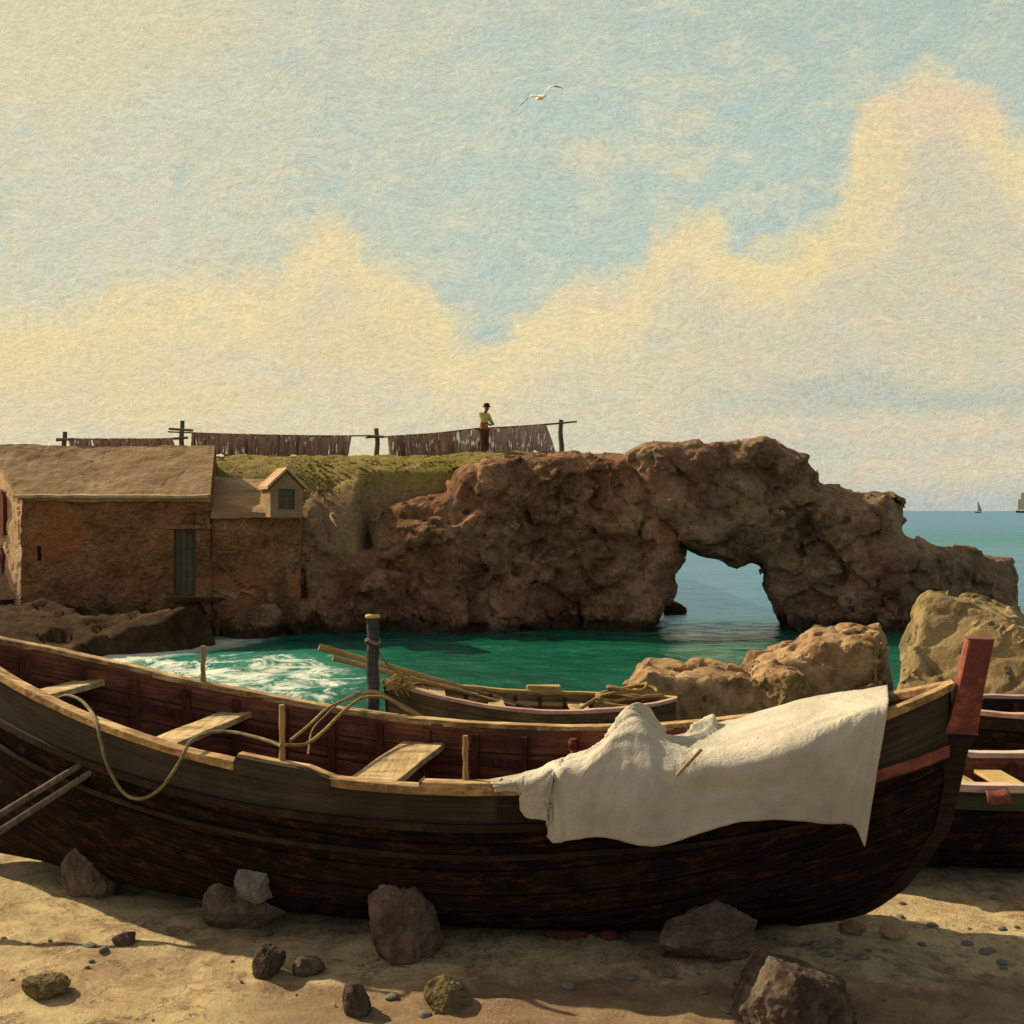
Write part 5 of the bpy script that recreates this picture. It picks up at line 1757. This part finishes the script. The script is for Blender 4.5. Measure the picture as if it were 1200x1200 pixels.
def net(x0, x1, yt0, yt1, yb, seed, material, label, lean=0.0):
    r = np.random.default_rng(seed)
    w = (x1 - x0)
    nu = int(w * 2.2) + 6
    nv = 12
    U_, V_ = np.meshgrid(np.linspace(0, 1, nu), np.linspace(0, 1, nv), indexing='ij')
    fold = fbm(np.stack([U_ * w * .22, V_ * .35, U_ * 0 + seed], -1), 3, seed) 
    pxs = x0 + w * U_ + lean * V_ * (0.4 + .6 * U_) + 1.3 * V_ * fbm(np.stack([U_ * w * .3, V_ * 2, U_ * 0], -1), 2, seed + 5)
    yt = yt0 + (yt1 - yt0) * U_
    yb_ = yb + 4.5 * fbm(np.stack([U_ * w * .12, U_ * 0, U_ * 0 + seed], -1), 3, seed + 9)
    pys = yt + (yb_ - yt) * V_
    Yv = YR - .12 + .26 * fold * (0.25 + .75 * V_)
    V = np.stack([(pxs - 600) / F * YR, Yv, H - (pys - 598) / F * YR], -1).reshape(-1, 3)
    o = link('fishing_net', V, grid_faces(nu, nv), material, origin=V[len(V) // 2])
    m = o.modifiers.new('thickness', 'SOLIDIFY'); m.thickness = .02
    return tag(o, label, 'fishing net', 'nets drying on the rack')


net(82, 108, 514, 514, 531, 1, M['net'], 'leftmost short brown net above the cottage roof', 3)
net(109, 149, 514, 514, 531, 2, M['net'], 'second brown net from the left above the cottage roof', 4)
net(151, 203, 514, 514, 532, 3, M['net'], 'brown net with a slanting right edge, just left of the crossed post', 6)
net(226, 299, 507, 509, 534, 4, M['net'], 'dark brown net just right of the crossed post', 1)
net(297, 413, 509, 511, 536, 5, M['net'], 'longest brown net, hanging in the middle of the rack', -4)
net(455, 531, 511, 506, 540, 6, M['net'], 'dark net right of the third post, left of the person', 2)
net(530, 569, 506, 503, 536, 7, M['net_pale'], 'narrow faded net hanging right behind the person', 1)
net(570, 622, 502.5, 499, 534, 8, M['net_pale'], 'faded brown net just right of the person', 3)
net(620, 640, 499, 498, 530, 9, M['net_pale'], 'pale flared net nearest the right end of the rack', 12)

# ------------------------------------------------------------------ person
def skinned(name, joints, edges, material, parent=None, root=0, levels=2, origin=None):
    me = bpy.data.meshes.new(name)
    off = np.array(origin_of(parent)) if parent else np.zeros(3)
    loc = np.array(origin) if origin is not None else off
    me.from_pydata([tuple(np.array(j[:3]) - loc) for j in joints], edges, [])
    o = bpy.data.objects.new(name, me)
    COL.objects.link(o)
    m = o.modifiers.new('skin', 'SKIN')
    m.use_smooth_shade = True
    lay = me.skin_vertices[0].data if me.skin_vertices else me.skin_vertices.new().data
    for k, j in enumerate(joints):
        r = j[3] if isinstance(j[3], tuple) else (j[3], j[3])
        lay[k].radius = r
        lay[k].use_root = (k == root)
    s = o.modifiers.new('sub', 'SUBSURF')
    s.levels = s.render_levels = levels
    dg = bpy.context.evaluated_depsgraph_get()
    nm = bpy.data.meshes.new_from_object(o.evaluated_get(dg))
    bpy.data.objects.remove(o)
    bpy.data.meshes.remove(me)
    o = bpy.data.objects.new(name, nm)
    nm.materials.clear()
    nm.materials.append(material)
    nm.polygons.foreach_set('use_smooth', np.ones(len(nm.polygons), bool))
    o.location = loc - off
    o.parent = parent
    COL.objects.link(o)
    return o


pp0 = P(567, 532, 34.75)
fx, fy, fz = pp0
fz = P(0, 475, 34.75)[2] - 1.70
TR = math.radians(58)
Jt = lambda x, y, z, r: (fx + x * math.cos(TR) - y * math.sin(TR), fy + x * math.sin(TR) + y * math.cos(TR), fz + z, r)
body_j = [Jt(0, 0, .93, .13), Jt(0.0, -.01, 1.12, (.15, .11)), Jt(.01, -.03, 1.32, (.17, .11)), Jt(.02, -.05, 1.45, .07), Jt(.04, -.07, 1.52, .062), Jt(.06, -.09, 1.60, (.085, .09)), Jt(.065, -.09, 1.67, .075),
          Jt(-.17, -.03, 1.38, .065), Jt(-.22, -.10, 1.13, .05), Jt(-.04, -.28, 1.02, .036), Jt(.03, -.32, 1.01, .035),
          Jt(.19, -.05, 1.37, .065), Jt(.25, -.14, 1.14, .05), Jt(.12, -.31, 1.05, .036), Jt(.06, -.35, 1.05, .035),
          Jt(-.10, 0, .86, .10), Jt(-.11, -.03, .48, .07), Jt(-.11, .0, .09, .045), Jt(-.11, -.13, .04, .04),
          Jt(.10, 0, .86, .10), Jt(.12, -.04, .48, .07), Jt(.12, .0, .09, .045), Jt(.13, -.13, .04, .04)]
body_e = [(0, 1), (1, 2), (2, 3), (3, 4), (4, 5), (5, 6), (2, 7), (7, 8), (8, 9), (9, 10), (2, 11), (11, 12), (12, 13), (13, 14), (0, 15), (15, 16), (16, 17), (17, 18), (0, 19), (19, 20), (20, 21), (21, 22)]
man = skinned('person', body_j, body_e, M['skin'], origin=(fx, fy, fz))
tag(man, 'person in a pale olive shirt and dark hat bending hands to the nets', 'person')
g = 1.22
sj = [Jt(0, 0, .92, .15), Jt(0, -.01, 1.12, (.175, .135)), Jt(.01, -.03, 1.32, (.19, .135)), Jt(.02, -.04, 1.43, .085), Jt(-.17, -.03, 1.385, .083), Jt(-.22, -.10, 1.14, .066), Jt(-.15, -.17, 1.09, .055), Jt(.19, -.05, 1.375, .083), Jt(.25, -.14, 1.15, .066), Jt(.20, -.21, 1.11, .055)]
skinned('shirt', sj, [(0, 1), (1, 2), (2, 3), (2, 4), (4, 5), (5, 6), (2, 7), (7, 8), (8, 9)], M['shirt'], man)
tj = [Jt(0, 0, .95, .15), Jt(-.10, 0, .84, .118), Jt(-.11, -.03, .48, .088), Jt(-.11, 0, .13, .07), Jt(.10, 0, .84, .118), Jt(.12, -.04, .48, .088), Jt(.12, 0, .13, .07)]
skinned('trousers', tj, [(0, 1), (1, 2), (2, 3), (0, 4), (4, 5), (5, 6)], M['trousers'], man)
hat = MB()
hc = np.array(Jt(.055, -.08, 1.655, 0)[:3])
prof = [(.155, -.005), (.16, .0), (.13, .012), (.105, .02), (.10, .07), (.085, .11), (.04, .125), (.001, .127)]
hv = []
for r_, z_ in prof:
    for k in range(16):
        w = 2 * math.pi * k / 16
        hv.append(hc + [r_ * math.cos(w), r_ * math.sin(w), z_ - .12 * r_ * math.sin(w) * .3])
hat.add(hv, grid_faces(len(prof), 16, closed_v=True) + [tuple(range(16))[::-1]])
hat.link('hat', M['hair'], man, smooth=True)

# ------------------------------------------------------------------ seagull
def gull_mat():
    m, nt, b = newmat('gull_feathers')
    t = nt.nodes.new('ShaderNodeTexCoord')
    s = nt.nodes.new('ShaderNodeSeparateXYZ')
    nt.links.new(t.outputs['Object'], s.inputs[0])
    x = Ex(nt, s.outputs[0])
    n_ = noise(nt, t.outputs['Object'], 20, 3)
    tip = ((x - 0.02).abs() + (n_ - .5) * .1).smooth(0.33, 0.42)
    col = mixc(nt, tip, C(.88, .85, .74), C(.07, .075, .065))
    nt.links.new(col, b.inputs['Base Color'])
    b.inputs['Roughness'].default_value = .9
    return m


gc = P(634, 114, 30.0)
gb = MB()
ax_ = np.linspace(-.26, .24, 15)
rad = np.array([.006, .03, .035, .05, .065, .075, .08, .08, .075, .062, .05, .046, .045, .034, .006])
bd_ = np.array([.55, -.75, -.12]); bd_ /= np.linalg.norm(bd_)
gb.tube(gc + ax_[:, None] * bd_, rad, 12)


def wing(pts, chord, th):
    pts = catmull(pts, 8)
    n_ = len(pts)
    ch = np.interp(np.linspace(0, 1, n_), np.linspace(0, 1, len(chord)), chord)
    dirc = np.array([.25, .6, .6]); dirc /= np.linalg.norm(dirc)
    A_ = pts - dirc * ch[:, None] * .35; B_ = pts + dirc * ch[:, None] * .65
    up = np.array([0, 0, th])
    gb.ribbon(A_, pts + up - dirc * ch[:, None] * .1, B_, pts - up * .4)


gb_l = [gc + [.0, .0, .03], P(622, 113, 30), P(617, 117, 30), P(609, 124.5, 30)]
gb_r = [gc + [.02, .0, .03], P(640, 106, 30), P(646, 102, 30), P(652, 101.5, 30), P(660, 104, 30)]
wing(gb_l, [.22, .24, .17, .02], .022)
wing(gb_r, [.22, .24, .18, .12, .02], .022)
gull = gb.link('seagull', gull_mat(), origin=gc, smooth=True)
rm = gull.modifiers.new('join', 'REMESH'); rm.mode = 'VOXEL'; rm.voxel_size = .012; rm.use_smooth_shade = True
tag(gull, 'white seagull with dark wing tips gliding in the sky', 'seagull')
MB().tube([gc + bd_ * .235, gc + bd_ * .29 - [0, 0, .008]], [.014, .004], 6).link('beak', M['ochre'], gull)

# ------------------------------------------------------------------ ships on the horizon
def ship(px, Y, hgt, w, label, sails, material):
    base = np.array([(px - 600) / F * Y, Y, WL])
    t = thing('sailing_ship', label, 'ship', tuple(base), 'sails on the horizon')
    hl = np.linspace(-.5, .5, 9)
    prof_ = (1 - np.abs(hl * 2) ** 3)
    A_ = np.stack([base[0] + hl * w, base[1] - prof_ * w * .12, np.full(9, WL + w * .16) + np.abs(hl) ** 2 * w * .2], 1)
    B_ = A_ + np.stack([hl * 0, prof_ * w * .24, hl * 0], 1)
    Cq = np.stack([base[0] + hl * w * .85, base[1] + prof_ * w * .1, np.full(9, WL - 1.0)], 1)
    Dq = np.stack([base[0] + hl * w * .85, base[1] - prof_ * w * .1, np.full(9, WL - 1.0)], 1)
    MB().ribbon(A_, B_, Cq, Dq).link('hull', M['shiphull'], t)
    for mx, mh, sw, rake in sails:
        m0 = base + [mx * w, 0, 0]
        MB().tube([m0, m0 + [0, 0, hgt * mh]], .012 * hgt, 6).link('mast', M['shiphull'], t)
        n_ = 8
        v = []
        for i in range(n_):
            for j in range(n_):
                a, c = i / (n_ - 1), j / (n_ - 1)
                v.append(m0 + [sw * w * (a - rake) * (1 - .82 * c * (1 if rake == 0 else .4)), -w * .06 * math.sin(a * math.pi) * (1 - c * .5) - .3, hgt * (.16 + .84 * mh * c * .98)])
        o_ = link('sail', v, grid_faces(n_, n_), material, t)
        sm = o_.modifiers.new('t', 'SOLIDIFY'); sm.thickness = .15
    return t


ship(1146, 1500, 16.5, 9.5, 'tiny grey sail on the horizon just beyond the ridge', [(-.02, 1, .62, 0)], M['sailgrey'])
ship(1197, 1500, 30, 17, 'tan sailed ship at the right end of the horizon', [(-.18, .62, .42, .5), (.12, 1, .55, .5)], M['sailtan'])
